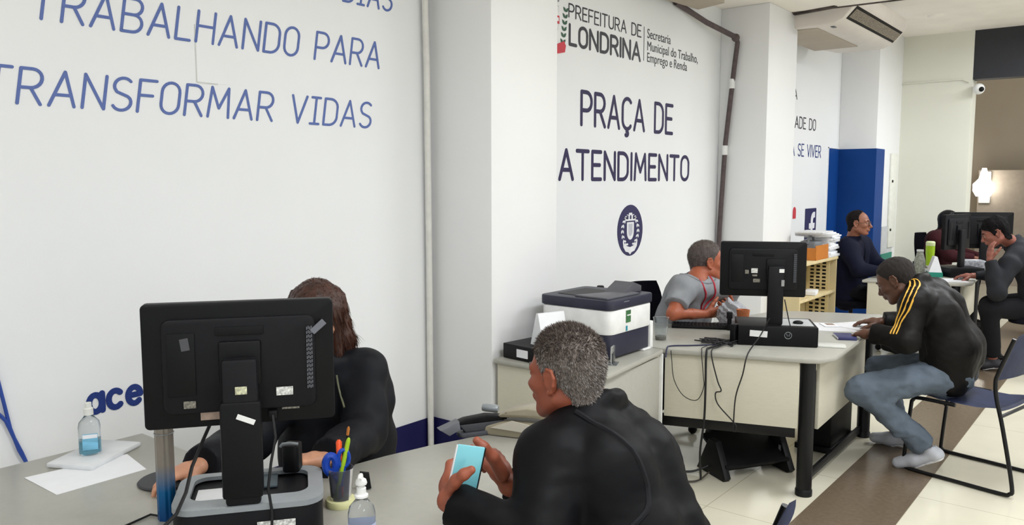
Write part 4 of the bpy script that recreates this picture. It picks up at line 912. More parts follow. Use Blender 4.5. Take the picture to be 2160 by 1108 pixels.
def person(label, base, J, skin, hair=None, hd=None, hands=(), size=1.0):
    """root, skin body with head and hands, hair. J: joints in the room"""
    base = np.array(base, float); root = thing('person', label, 'person', tuple(base))
    J = {k: np.array(v, float) for k, v in J.items()}
    f = nrm(hd['f']); up = nrm(hd.get('up', (0, 0, 1))); l = nrm(np.cross(up, f)); up = np.cross(f, l); R = np.stack((f, l, up), 1); hc = np.array(hd['c'], float)
    s = hd.get('s', 1.0); nl = (J['neck'] - hc) @ R
    V, F = nets(sdf(head_prims(s, hd.get('nose', 1.0), hd.get('jaw', 1.0), nl), .0034)); parts = [(hc + V @ R.T, F)]
    Lt = nrm(J['shl'] - J['shr']); c_ = J['chest']; p = J['pelvis']
    P = []
    for e in (-1, 1): P += [cap(p + Lt * e * .07, J['mid'] + Lt * e * .06, .105, .10, .03), cap(J['mid'] + Lt * e * .06, c_ + Lt * e * .07, .10, .10, .03), cap(c_ + Lt * e * .07, J['neck'] + Lt * e * .03 - nrm(J['neck'] - c_) * .06, .09, .06, .03)]
    P += [cap(J['shl'], J['shr'], .052, .052, .03), cap(c_, J['neck'], .08, .055, .03)]
    for e, q in ((1, 'l'), (-1, 'r')):
        if 'el' + q in J: P += [cap(J['sh' + q], J['el' + q], .05, .040, .02), cap(J['el' + q], J['wr' + q], .040, .026, .02)]
        if 'kn' + q in J: P += [cap(p + Lt * e * .09, J['kn' + q], .082, .056, .03), cap(J['kn' + q], J['an' + q], .055, .036, .02)]
        if 'to' + q in J: P += [cap(J['an' + q], J['to' + q], .034, .03, .02)]
    V, F = nets(sdf(P, .011)); parts.append((V, F))
    for hp, wr, el_ in hands:
        V, F = nets(sdf(hp + [cap(np.array(wr) + (np.array(el_) - wr) * .45, wr, .036, .0245, .012)], .0026)); parts.append((V, F))
    body = meshes('body', parts, skin, root, base)
    eb = B(); ib = B()
    for e in (-1, 1):
        c0 = hc + R @ (np.array((.0790, e * .031, -.002)) * s); eb.ball(c0 - base, .0118 * s, 14)
        ib.ball(c0 - base + R @ np.array((.0078, 0, 0)) * s, np.array((.0052,) * 3) * s, 10)
    eb.build('eyes', M('eye_white', (206, 200, 192), .2), body); ib.build('irises', M('dark_iris', (34, 24, 18), .15), body)
    bb = B()
    for e in (-1, 1): bb.tube([(hc + R @ (np.array(q) * s)) - base for q in ((.0945, e * .014, .019), (.0905, e * .032, .0245), (.078, e * .05, .019))], [.003, .0042, .0022], n=8)
    bb.build('eyebrows', hair['mat'] if hair else m_black, body)
    if hair:
        k = hair['style']; t0, t1 = hair.get('top', .010), hair.get('side', .006)
        hp = [ell((-.018, 0, .032 + t0 * .5), (.098 + t1, .077 + t1, .084 + t0)), ell((.024, 0, .01), (.064 + t1, .065 + t1, .088 + t0 * .3), k=.02), cap((-.045, 0, -.02), (-.052, 0, -.075), .052 + t1, .048 + t1, .03)] + hair.get('extra', [])
        hp = [(q[0],) + tuple(x * s if isinstance(x, (np.ndarray, float)) else x for x in q[1:]) for q in hp]
        hl = hairline(HL[k]); V, F = nets(sdf(hp, .0036, noise=hair.get('noise', ((.0012, 90, 3, (1, 1, .5)),)), fn=(lambda X: hl(X / s)) if not hair.get('nocut') else None))
        ho = meshes('hair', [(hc + V @ R.T, F)], hair['mat'], root, base)
        if hair.get('n'):
            fl = hair['flow']; SV, ST = strands(V, F, hair['n'], lambda q: hair['len'](q / s), hair.get('wd', .0006), fl, 5, hair.get('stand', .6))
            if 'smat_top' in hair:
                tz = SV.reshape(-1, 7, 3)[:, 0, 2] / s; jit = np.random.default_rng(2).normal(0, .018, len(tz)); hi_ = tz + jit > .052; n_s = len(tz)
                for sel, mt in ((hi_, hair['smat_top']), (~hi_, hair['smat'])):
                    keep = np.flatnonzero(sel); Vs = SV.reshape(-1, 7, 3)[keep].reshape(-1, 3); m_s = len(keep)
                    Ts = np.concatenate([(np.arange(m_s) * 7)[:, None] + np.array(q) for q in ((0, 1, 4), (0, 4, 3), (1, 2, 5), (1, 5, 4), (2, 0, 3), (2, 3, 5), (3, 4, 6), (4, 5, 6), (5, 3, 6))])
                    meshes('hair_strands', [(hc + Vs @ R.T, Ts)], mt, ho, base)
            else: meshes('hair_strands', [(hc + SV @ R.T, ST)], hair.get('smat', hair['mat']), ho, base)
    return root, base, J, R, hc, Lt

def top_prims(J, Lt, off=.022, arm=.020, sleeve=1.0, collar=True, hem=0.0, wide=1.0, wrist=.93, deep=0.0, ch=.010):
    """coat, jacket or shirt over the same joints"""
    p, m_, c_, n_ = J['pelvis'], J['mid'], J['chest'], J['neck']; P = []; ax = nrm(n_ - c_)
    for e in (-1, 1):
        P += [cap(p + Lt * e * .075 * wide - (0, 0, hem), m_ + Lt * e * .075 * wide, .112 + off, .108 + off + deep, .04), cap(m_ + Lt * e * .075 * wide, c_ + Lt * e * .085 * wide, .108 + off + deep, .102 + off, .04),
              cap(c_ + Lt * e * .085 * wide, n_ + Lt * e * .045 - ax * .065, .095 + off, .055 + off, .04)]
    P += [cap(J['shl'], J['shr'], .055 + off, .055 + off, .04)] + [cap(n_ - ax * .02 + Lt * e * .035, J['sh' + q], .042 + off * .6, .052 + off, .05) for e, q in ((1, 'l'), (-1, 'r'))]
    cuts = []
    for q in 'lr':
        if 'el' + q not in J: continue
        S, E_, Wr = J['sh' + q], J['el' + q], J['wr' + q]
        if sleeve >= 1:
            en = E_ + (Wr - E_) * wrist; P += [cap(S, E_, .058 + arm, .048 + arm, .03), cap(E_, en, .047 + arm, .034 + arm * .7, .025)]
            u = nrm(Wr - E_); cuts.append(cut(en + u * .002, en + u * .12, .09))
        else:
            en = S + (E_ - S) * sleeve; P.append(cap(S, en, .060 + arm, .054 + arm, .03)); u = nrm(E_ - S); cuts.append(cut(en, en + u * .14, .10))
    if collar:
        f0 = nrm(np.cross(Lt, ax)); ring = [n_ + ax * ch + (Lt * math.cos(a) * .072 + f0 * math.sin(a) * .070) for a in np.linspace(0, 2 * math.pi, 17)]
        for a, b in zip(ring, ring[1:]): P.append(cap(a, b, .014, .014, .03))
    return P + cuts + [cap(n_ + ax * .5, n_ + ax * .5, .001, .001, 0)][:0]
def leg_prims(J, Lt, off=.014, sh=.92):
    p = J['pelvis']; P = [cap(p + Lt * .075, p - Lt * .075, .115 + off, .115 + off, .03)]; cuts = []
    for e, q in ((1, 'l'), (-1, 'r')):
        if 'kn' + q not in J: continue
        h_ = p + Lt * e * .09; K, A_ = J['kn' + q], J['an' + q]; en = K + (A_ - K) * sh
        P += [cap(h_, K, .092 + off, .064 + off, .04), cap(K, en, .062 + off, .048 + off, .03)]; u = nrm(A_ - K); cuts.append(cut(en, en + u * .15, .10))
    return P + cuts
def shoe(root, base, an, to, m, m2, nm='shoe'):
    an, to = np.array(an, float), np.array(to, float); d = nrm(to - an); dn = np.array((0, 0, -1.0)); dn = nrm(dn - d * np.dot(dn, d) * .6)
    hl = an + dn * .045 - d * .03; tt = to + dn * .008
    sd = nrm(np.cross(d, dn)); n2 = nrm(np.cross(sd, d)); n2 = n2 if np.dot(n2, dn) > 0 else -n2
    def pr_(g): return [cap(hl, hl + (tt - hl) * .55, .036 + g, .041 + g, .02), cap(hl + (tt - hl) * .55, tt, .041 + g, .032 + g, .02)]
    V, F = nets(sdf(pr_(0) + [cap(an, hl, .040, .036, .02), cut(an - dn * .012, an - dn * .1, .06)], .006, fn=lambda X: (X - hl) @ n2 - .026))
    o = meshes(nm, [(V, F)], m, root, base)
    V, F = nets(sdf(pr_(.003), .006, fn=lambda X: np.maximum((X - hl) @ n2 - .036, .018 - (X - hl) @ n2))); meshes('sole', [(V, F)], m2, o, base)
    return o
def SK(nm, rgb): return M(nm, rgb, .5, var=.09, scale=30, bump=.05, bscale=300, sss=.12)
def CL(nm, rgb, rough=.6, bump=.25, bscale=22, **k): return M(nm, rgb, rough, var=k.pop('var', .12), scale=10, bump=bump, bscale=bscale, spec=k.pop('spec', .18), **k)
# ---- the grey haired visitor at the near desk
J = dict(pelvis=(1.90, 1.65, .56), mid=(1.83, 1.665, .74), chest=(1.74, 1.675, .91), neck=(1.655, 1.69, 1.05), shl=(1.665, 1.515, .965), shr=at(1318, 928, 2.17),
         ell=(1.735, 1.36, .80), wrl=at(944, 1058, 1.80), elr=at(1260, 1080, 2.2), wrr=at(1072, 1026, 1.97), knl=(1.50, 1.50, .54), anl=(1.60, 1.5, .1), knr=(1.50, 1.82, .54), anr=(1.6, 1.82, .1))
Ri = np.array((cy, sy, 0)); Fo = np.array((-sy, cy, 0)); Up = np.array((0, 0, 1.0))
hl_ = hand(J['wrl'], Up * .42 + Fo * .85, Ri * .95 + Fo * .1, -1, curl=(48, 45, 30), thumb=(.9, .1, .5), tcurl=4)
for a_, b_, ra_, rb_ in ((at(948, 1040, 1.80), at(962, 1014, 1.765), .017, .0135), (at(962, 1014, 1.765), at(979, 1001, 1.752), .0135, .0125), (at(979, 1001, 1.752), at(994, 992, 1.752), .0125, .0100)): hl_.append(cap(a_, b_, ra_, rb_, .008))
hr_ = hand(J['wrr'], Up * .62 - Ri * .30 + Fo * .45, -Ri * .85 - Up * .3 + Fo * .2, 1, curl=(70, 65, 45), thumb=(.9, .15, .3), tcurl=0)
for a_, b_, ra_, rb_ in ((at(1060, 1000, 1.94), at(1040, 965, 1.92), .019, .015), (at(1040, 965, 1.92), at(1020, 944, 1.91), .0145, .0135), (at(1020, 944, 1.91), at(1006, 930, 1.91), .0135, .0105)): hr_.append(cap(a_, b_, ra_, rb_, .008))
def fl_short(p, N):
    t = np.stack((-.25 - 0 * p[:, 0], 0 * p[:, 1], -.45 - 0 * p[:, 2]), 1); top = np.clip((p[:, 2] - .07) / .03, 0, 1)[:, None]
    return t * (1 - top) + top * np.array((.15, .1, .25))
grey = strand_mat('grey_hair_strands', (70, 62, 58), (122, 113, 107), (196, 191, 187))
r = person('person in a black padded jacket with short grey hair, holding a turquoise booklet', (1.98, 1.66, 0), J, SK('ruddy_skin', (150, 82, 60)),
    dict(style='short', mat=M('grey_hair', (112, 102, 96), .7, var=.3, scale=60), smat=grey, top=.008, side=.003, n=15000, wd=.00075, flow=fl_short, len=lambda q: np.where(q[:, 2] > .07, .014, .009), stand=.55, smat_top=strand_mat('dark_grey_hair_strands', (50, 41, 37), (76, 65, 59), (112, 100, 93))),
    dict(c=at(1192, 786, 1.985), f=(-.97, .02, -.08), s=.95, nose=1.05, jaw=1.05), ((hl_, J['wrl'], J['ell']), (hr_, J['wrr'], J['elr'])))
root, base, J, R, hc, Lt = r
m_pipe = CL('black_piping', (24, 24, 27), .6); m_nylon = CL('black_nylon', (14, 14, 16), .55, .08, 30, spec=.12, var=.05)
fdG = sdf(top_prims(J, Lt, .022, .030, wide=1.02, hem=.04, ch=-.004), .0072, noise=((.007, 7, 3, (1, 1, .7)), (.0045, 15, 5, (.7, .7, 1.4)), (.0014, 36, 6, (.7, .7, 1.5))))
jk = meshes('jacket', [nets(fdG)], m_nylon, root, base)
def seam(fd, pts, r, nm, mat, par, base, out=None, lift=0.0, flat_=1.0):
    """thin line laid on a garment: every point is pushed onto its surface"""
    res = []; PP = smooth_path([p for p, d in pts], 4); DD = smooth_path([nrm(d) for p, d in pts], 4)
    for p, dr in zip(PP, DD):
        p = np.array(p, float); dr = nrm(dr); ts = np.linspace(.30, -.05, 141); q = p + ts[:, None] * dr; v = field_at(fd, q); i = int(np.argmax(v < 0))
        if not 3 < i < 139 or (res and np.linalg.norm(q[i] - base + dr * lift - res[-1]) > .07): continue
        res.append(q[i] + dr * lift - base)
    return B().tube(res, r, n=7, flat=flat_).build(nm, mat, par)
for q, e in (('l', 1), ('r', -1)):
    S = J['sh' + q]; a0 = S - Lt * e * .055
    bk_ = nrm((1, 0, .25)); pts = [(a0 + Up * .02, Up * .9 + bk_ * .3), (a0, bk_ + Up * .8), (a0 - Up * .05, bk_ + Up * .3), (a0 - Up * .10, bk_), (a0 - Up * .16 + Lt * e * .02, bk_ + Lt * e * .2), (a0 - Up * .21 + Lt * e * .05, bk_ + Lt * e * .5)]
    seam(fdG, pts, .0075, 'armhole_seam', m_pipe, jk, base)
sleeve_l = CL('grey_trousers', (52, 54, 62)); meshes('trousers', [nets(sdf(leg_prims(J, Lt), .012))], sleeve_l, root, base)
for q in 'lr': shoe(root, base, J['an' + q], J['an' + q] + np.array((-.16, 0, -.05)), m_black, m_black2)
bkc = at(983, 996, 1.80)
t = thing('booklet', 'turquoise booklet held in both hands of the grey haired person', 'booklet', tuple(bkc), 0)
Rb = np.stack((nrm(Ri * .95 + Fo * .3), nrm(np.cross(Up + .12 * Fo, nrm(Ri * .95 + Fo * .3))), nrm(Up)), 1); Rb[:, 1] = nrm(np.cross(Rb[:, 2], Rb[:, 0]))
Rb = Rb @ np.array(((math.cos(.22), 0, math.sin(.22)), (0, 1, 0), (-math.sin(.22), 0, math.cos(.22))))
B().box((0, 0, 0), (.066, .009, .125), R=Rb, bev=.002).build('cover', m_cyan, t); B().box(Rb @ np.array((-.0025, 0, 0)), (.066, .006, .121), R=Rb).build('pages', m_paper, t); B().box(Rb @ np.array((.0335, .0, 0)), (.003, .010, .124), R=Rb).build('spine', m_black, t)

# ---- chairs
def visitor_chair(label, loc, rz):
    t = thing('visitor_chair', label, 'chair', loc, rz); m_fr = m_blackm
    def P2(o, p): return o
    # local: seat faces -x, y across
    V = []; st = B()
    nu, nv_ = 14, 8; bm = bmesh.new(); top = []; 
    prof = [(-.25, .425), (-.235, .442), (-.19, .448), (-.1, .443), (0, .436), (.1, .436), (.16, .446), (.20, .452), (.215, .440)]
    for x, z in prof:
        top.append([bm.verts.new((x, -.215 + .43 * j / 8, z - .012 * (1 - ((j - 4) / 4) ** 2))) for j in range(9)])
    for A, D in zip(top, top[1:]):
        for j in range(8): bm.faces.new((A[j], D[j], D[j + 1], A[j + 1]))
    g = bmesh.ops.solidify(bm, geom=bm.faces[:], thickness=.014); bmesh.ops.recalc_face_normals(bm, faces=bm.faces)
    st._add(bm); st.build('seat', m_chairblue, t)
    bk = B(); bm = bmesh.new(); rows = []
    pb_ = [(.190, .60), (.198, .64), (.214, .69), (.236, .75), (.262, .81), (.278, .845), (.294, .858)]
    for x, z in pb_: rows.append([bm.verts.new((x + .035 * (1 - ((j - 5) / 5) ** 2), -.22 + .44 * j / 10, z)) for j in range(11)])
    for i, (A, D) in enumerate(zip(rows, rows[1:])):
        for j in range(10):
            bm.faces.new((A[j], A[j + 1], D[j + 1], D[j]))
    bmesh.ops.solidify(bm, geom=bm.faces[:], thickness=.012); bmesh.ops.recalc_face_normals(bm, faces=bm.faces)
    bk._add(bm); o = bk.build('backrest', m_chairblue, t)
    sl = B()
    for z, x in ((.66, .205), (.715, .224), (.77, .245)): sl.tube([(x + .035 * (1 - ((j - 5) / 5) ** 2) - .012, -.16 + .32 * j / 10, z) for j in range(11)], .006, n=6)
    sl.build('slots', M('slot_shadow_plastic', (34, 38, 58), .5), o)
    for e in (-1, 1):
        y = e * .235
        fr_ = smooth_path([(.0, y, .428), (-.19, y, .428), (-.225, y, .41), (-.235, y, .36), (-.26, y, .06), (-.255, y, .025), (-.22, y, .012), (.0, y, .012), (.24, y, .012), (.285, y, .022), (.294, y, .07), (.235, y, .36), (.200, y, .50), (.190, y, .58), (.200, y, .64), (.265, y, .83)], 5)
        B().tube(fr_, .0105, n=10).build('frame_side', m_fr, t)
    B().tube([(.222, -.235, .415), (.222, .235, .415)], .009).tube([(-.05, -.235, .418), (-.05, .235, .418)], .009).build('cross_bar', m_fr, t)
    return t
visitor_chair('blue grey plastic chair with black sled frame under the person in jeans', (2.03, 5.01, 0), math.radians(-13))
visitor_chair('blue grey plastic chair behind the grey haired person, mostly hidden', (1.83, 1.66, 0), math.radians(2))
def office_chair(label, loc, rz, grp=None):
    """local: sitter faces +x"""
    t = thing('office_chair', label, 'chair', loc, rz, grp)
    B().prism(rrect(.46, .48, .12, 6), .42, .49, bev=.02).build('seat', m_fabric, t)
    bm = bmesh.new(); rows = []
    for i in range(11):
        z = .52 + .042 * i; hw = .19 * (1 - .25 * max(0, (i - 6) / 4) ** 2 - .15 * max(0, (3 - i) / 3) ** 2)
        rows.append([bm.verts.new((-.24 - .05 * (i / 10) + .05 * (abs(j - 5) / 5) ** 2, hw * (j - 5) / 5, z)) for j in range(11)])
    for A, D in zip(rows, rows[1:]):
        for j in range(10): bm.faces.new((A[j], A[j + 1], D[j + 1], D[j]))
    bmesh.ops.solidify(bm, geom=bm.faces[:], thickness=.035); bmesh.ops.recalc_face_normals(bm, faces=bm.faces)
    b = B(); b._add(bm); b.build('backrest', m_fabric, t)
    B().tube([(-.1, 0, .42), (-.26, 0, .44), (-.30, 0, .60)], .018).build('back_post', m_blackm, t)
    B().lathe([(.028, .10), (.028, .30), (.02, .30), (.02, .42)], n=16).build('gas_lift', m_blackm, t)
    for k in range(5):
        a = 2 * math.pi * k / 5; B().tube([(0, 0, .12), (.27 * math.cos(a), .27 * math.sin(a), .075)], [.022, .014]).ball((.27 * math.cos(a), .27 * math.sin(a), .03), .03, 10).build('base_arm', m_black, t)
    return t
office_chair('dark office chair of the person in the grey shirt', (.24, 4.77, 0), math.radians(-18))
office_chair('dark office chair of the person behind the near monitor', (.42, 1.86, 0), math.radians(-36))
office_chair('dark office chair of the person in the navy jacket', (.46, 8.22, 0), 0)
office_chair('dark office chair of the person in maroon', (.86, 10.26, .10), math.radians(-12))
office_chair('dark chair of the person holding their face', (2.02, 8.20, .0), math.radians(190))

# ---- the person in the grey shirt eating at the second desk
def person_T():
    J = dict(pelvis=(.34, 4.79, .56), mid=(.36, 4.79, .72), chest=(.415, 4.79, .90), neck=at(1468, 590, 5.13), shl=at(1535, 606, 5.30), shr=at(1438, 611, 4.98),
             ell=(.52, 5.08, .80), wrl=(.66, 4.86, .82), elr=at(1420, 662, 4.82), wrr=at(1488, 663, 5.0), knl=(.72, 4.88, .52), anl=(.92, 4.52, .17), knr=(.70, 4.60, .52), anr=(.80, 4.36, .17))
    hr = hand(J['wrr'], np.array((.55, .80, .12)), np.array((-.5, .35, .35)), 1, curl=(35, 40, 25), thumb=(.7, .5, .4), tcurl=12)
    hl = hand(J['wrl'], np.array((.3, -.85, .1)), np.array((-.5, -.2, .4)), -1, curl=(35, 40, 25), thumb=(.7, .5, .4), tcurl=12)
    smat = strand_mat('grey_brown_strands', (58, 48, 44), (96, 86, 80), (150, 142, 138))
    root, base, J, R, hc, Lt = person('person in a grey shirt with a red lanyard, eating at the second desk', (.28, 4.73, 0), J, SK('tanned_skin', (164, 90, 62)),
        dict(style='buzz', mat=M('grey_brown_hair', (84, 74, 70), .7, var=.3, scale=60), smat=smat, top=.010, side=.005, n=5000, wd=.0008, flow=fl_short, len=lambda q: q[:, 0] * 0 + .010, stand=.4),
        dict(c=at(1492, 551, 5.2), f=(.72, .68, .04), up=(-.05, .0, 1), s=1.05, nose=.95, jaw=1.12), ((hr, J['wrr'], J['elr']), (hl, J['wrl'], J['ell'])))
    fd = sdf(top_prims(J, Lt, .020, .020, sleeve=.70, collar=False, hem=.04, wide=1.05) + [cut(J['neck'] + np.array((-.01, 0, -.012)), J['neck'] + (J['neck'] - J['chest']) * 1.0 + np.array((.0, 0, .0)), .073)], .0075, noise=((.006, 9, 13, (1, 1, .7)), (.003, 22, 15, (1, 1, .6))))
    sh = meshes('shirt', [nets(fd)], CL('grey_cotton', (140, 142, 146), .85, .12, 60), root, base)
    seam(fd, [(J['neck'] + np.array((.075 * math.cos(a), .075 * math.sin(a), 0)) - Up * (.012 + .02 * math.cos(a)), Up * .6 + np.array((math.cos(a), math.sin(a), 0))) for a in np.linspace(0, 2 * math.pi, 18)], .005, 'neckband', CL('grey_rib', (120, 122, 126), .85), sh, base)
    m_l = M('red_lanyard', (186, 44, 62), .6)
    ch = J['chest']; fwd = nrm(np.cross(Lt, J['neck'] - ch)); fwd = -fwd if fwd[0] < 0 else fwd
    for e in (-1, 1):
        pts = [(J['neck'] + Lt * e * .065 + Up * .02, Up + fwd * .3), (J['neck'] + Lt * e * .06 + fwd * .06 - Up * .01, Up * .5 + fwd), (ch + Lt * e * .045 + Up * .06, fwd), (ch + Lt * e * .018 - Up * .02, fwd), (ch + Lt * e * .004 - Up * .08, fwd)]
        seam(fd, pts, .0065, 'lanyard', m_l, sh, base, lift=.003)
    meshes('trousers', [nets(sdf(leg_prims(J, Lt), .012))], CL('navy_black_trousers', (22, 22, 34), .8), root, base)
    for q in 'lr': shoe(root, base, J['an' + q], J['an' + q] + np.array((.14, -.10, -.06)), m_black, m_black2)
    b = B(); bm = bmesh.new(); bmesh.ops.create_icosphere(bm, subdivisions=3, radius=1)
    for v in bm.verts: f_ = 1 + .2 * math.sin(6 * v.co.x + 1) * math.sin(5 * v.co.z) + .1 * math.sin(11 * v.co.y); v.co = Vector((v.co.x * .024 * f_, v.co.y * .040 * f_, v.co.z * .036 * f_))
    b._add(bm); pc_ = J['wrr'] + np.array((.065, .115, .02)); o = b.build('bread_roll', M('white_bread', (228, 212, 190), .7, var=.08, bump=.4, bscale=50), loc=tuple(pc_)); tag(o, 'white bread in a napkin held by the person in the grey shirt', 'food')
person_T()

# ---- the person in jeans and a striped black jacket
def person_S():
    J = dict(pelvis=(1.90, 4.99, .56), mid=(1.915, 4.99, .71), chest=(1.845, 4.97, .89), neck=at(1930, 602, 4.5), shl=at(1932, 640, 4.34), shr=(1.77, 5.15, .97),
             ell=at(1910, 718, 4.26), wrl=at(1840, 702, 4.42), elr=(1.70, 5.24, .775), wrr=(1.50, 5.13, .785), knl=at(1818, 824, 4.34), anl=(1.83, 4.84, .165), knr=(1.50, 5.12, .50), anr=(1.62, 5.24, .085))
    hl = hand(J['wrl'], np.array((-.95, .25, -.20)), np.array((-.1, .1, -1.0)), -1, curl=(22, 35, 25), thumb=(.75, .5, .25), tcurl=6, spread=.7)
    hr = hand(J['wrr'], np.array((-1, -.1, -.06)), np.array((0, 0, -1.0)), 1, curl=(15, 20, 15), thumb=(.6, .6, .2))
    root, base, J, R, hc, Lt = person('person in jeans and a black jacket with three yellow sleeve stripes', (1.90, 4.99, 0), J, SK('dark_brown_skin', (92, 60, 44)),
        dict(style='buzz', mat=M('black_buzz_hair', (30, 23, 20), .85, var=.3, scale=90, bump=.4, bscale=500), top=.004, side=.003),
        dict(c=at(1889, 590, 4.52), f=(-.86, .02, -.50), s=1.02, nose=.95), ((hl, J['wrl'], J['ell']), (hr, J['wrr'], J['elr'])))
    mj = CL('black_track_fabric', (16, 14, 13), .55, .15, 40)
    fd = sdf(top_prims(J, Lt, .024, .028, wide=1.05, hem=-.02, deep=.012), .0075, noise=((.009, 7, 23, (1, 1, .8)), (.0045, 16, 25, (1, 1, .7)), (.0012, 40, 26, (1, 1, 1))))
    jk = meshes('jacket', [nets(fd)], mj, root, base)
    my = M('yellow_stripe', (206, 156, 44), .5)
    S, E_, N_ = J['shl'], J['ell'], J['neck']; ax = nrm(E_ - S); fwd = nrm((-1, -.1, .1))
    for i, o_ in enumerate((-.012, .012, .036)):
        outw = nrm(np.array((0, -1.0, .25)))
        sd = np.array((-1.0, 0, 0)); pts = []
        pts.append((N_ + Lt * .075 + sd * (.01 - o_ * .6) + Up * .01, Up * .9 + outw * .4)); pts.append((N_ * .5 + S * .5 + sd * (.012 - o_) + Up * .02, Up + outw * .5)); pts.append((S + sd * (.022 - o_) + Up * .02, Up * .6 + outw))
        pts.append((S + ax * .06 + sd * (.035 - o_), outw + sd * .1)); pts.append((S + ax * .13 + sd * (.042 - o_ * .9), outw + sd * .3)); pts.append((S + ax * .20 + sd * (.040 - o_ * .8), outw + sd * .4))
        seam(fd, pts, .0065, 'stripe', my, jk, base, flat_=.35)
    jm = CL('blue_denim', (94, 104, 116), .85, .15, 160, var=.14)
    meshes('jeans', [nets(sdf(leg_prims(J, Lt, .012, .97), .0085, noise=((.008, 9, 33, (1, 1, 1)), (.005, 20, 35, (1, 1, 1.4)), (.002, 44, 36, (1, 1, 1.4)))))], jm, root, base)
    shoe(root, base, J['anl'] + np.array((.02, .0, -.02)), (1.69, 4.85, .035), m_skirt, m_sole); shoe(root, base, J['anr'], (1.47, 5.22, .045), m_skirt, m_sole)
person_S()

# ---- the person behind the near monitor
def person_W():
    J = dict(pelvis=(.46, 1.83, .56), mid=(.47, 1.82, .70), chest=(.50, 1.80, .86), neck=at(700, 762, 2.80), shl=at(768, 782, 2.80), shr=at(612, 785, 2.74),
             ell=at(766, 915, 2.66), wrl=at(692, 966, 2.34), elr=at(530, 925, 2.6), wrr=at(424, 982, 2.27), knl=(.80, 1.78, .5), anl=(.80, 1.75, .1), knr=(.66, 1.50, .5), anr=(.66, 1.5, .1))
    hr = hand(J['wrr'], -Ri * .75 - Fo * .55 - Up * .12, np.array((.0, .1, -1.0)), 1, curl=(18, 25, 18), thumb=(.6, .5, .3), size=.92)
    hl = hand(J['wrl'], -Ri * .9 - Fo * .3 + Up * .02, np.array((0, .0, -1.0)), -1, curl=(22, 30, 20), thumb=(.6, .5, .3), size=.92)
    hm = strand_mat('brown_hair_strands', (46, 25, 17), (70, 39, 27), (96, 57, 40))
    ex = [cap((-.045, .062, .05), (-.04, .088, -.10), .040, .038, .03), cap((-.04, .088, -.10), (-.005, .088, -.22), .038, .026, .03), cap((-.045, -.062, .05), (-.04, -.088, -.10), .040, .038, .03), cap((-.04, -.088, -.10), (-.005, -.088, -.22), .038, .026, .03), ell((-.06, 0, -.06), (.06, .085, .11), k=.03), cap((.02, .068, .04), (.038, .074, -.13), .024, .020, .02), cap((.02, -.068, .04), (.038, -.074, -.13), .024, .020, .02)]
    HL['long'] = [(-.3, .075), (-.12, .07), (-.06, .066), (.0, .062), (.04, .062), (.07, .07), (.09, .09), (.13, .12)]
    root, base, J, R, hc, Lt = person('person with long brown hair in a black jacket behind the near monitor', (.46, 1.83, 0), J, SK('light_tan_skin', (206, 150, 120)),
        dict(style='long', mat=M('brown_hair', (60, 34, 25), .5, var=.4, scale=40, stretch=(1, 1, .08)), smat=hm, top=.014, side=.012, extra=ex, n=7000, wd=.0008, stand=.05,
             flow=lambda p, N: np.stack((0 * p[:, 0] - .1, p[:, 1] * 2, -1 + 0 * p[:, 0]), 1) - N * (np.stack((0 * p[:, 0] - .1, p[:, 1] * 2, -1 + 0 * p[:, 0]), 1) * N).sum(1)[:, None], len=lambda q: np.where(q[:, 2] > .05, .012, .045)),
        dict(c=at(667, 670, 2.76), f=(.70, -.70, -.14), s=.98, nose=.9, jaw=.92), ((hr, J['wrr'], J['elr']), (hl, J['wrl'], J['ell'])))
    fd = sdf(top_prims(J, Lt, .018, .030, wide=.95, hem=.02, wrist=1.0), .0075, noise=((.008, 8, 43, (1, 1, .8)), (.004, 18, 45, (1, 1, .8))))
    jk = meshes('jacket', [nets(fd)], CL('black_padded_fabric', (20, 21, 26), .6, .15, 30), root, base)
    fw = nrm((.86, -.48, 0)); ch = J['chest']
    seam(fd, [(J['neck'] - Up * .03 + fw * .05, fw), (ch, fw), (ch - Up * .12, fw), (ch - Up * .25, fw)], .004, 'zipper', M('olive_zipper', (112, 114, 92), .4), jk, base)
    meshes('trousers', [nets(sdf(leg_prims(J, Lt), .013))], m_fabric, root, base)
    for q in 'lr': shoe(root, base, J['an' + q], J['an' + q] + np.array((.16, -.04, -.05)), m_black, m_black2)
    q0 = ch - Up * .13 - Lt * .06; ts = np.linspace(.3, -.05, 141); q = q0 + ts[:, None] * fw; i = int(np.argmax(field_at(fd, q) < 0))
    B().box(q[i] - base, (.006, .075, .014), R=frame(fw), bev=.001).build('name_tag', M('cyan_tag', (40, 150, 170), .4), jk)
person_W()

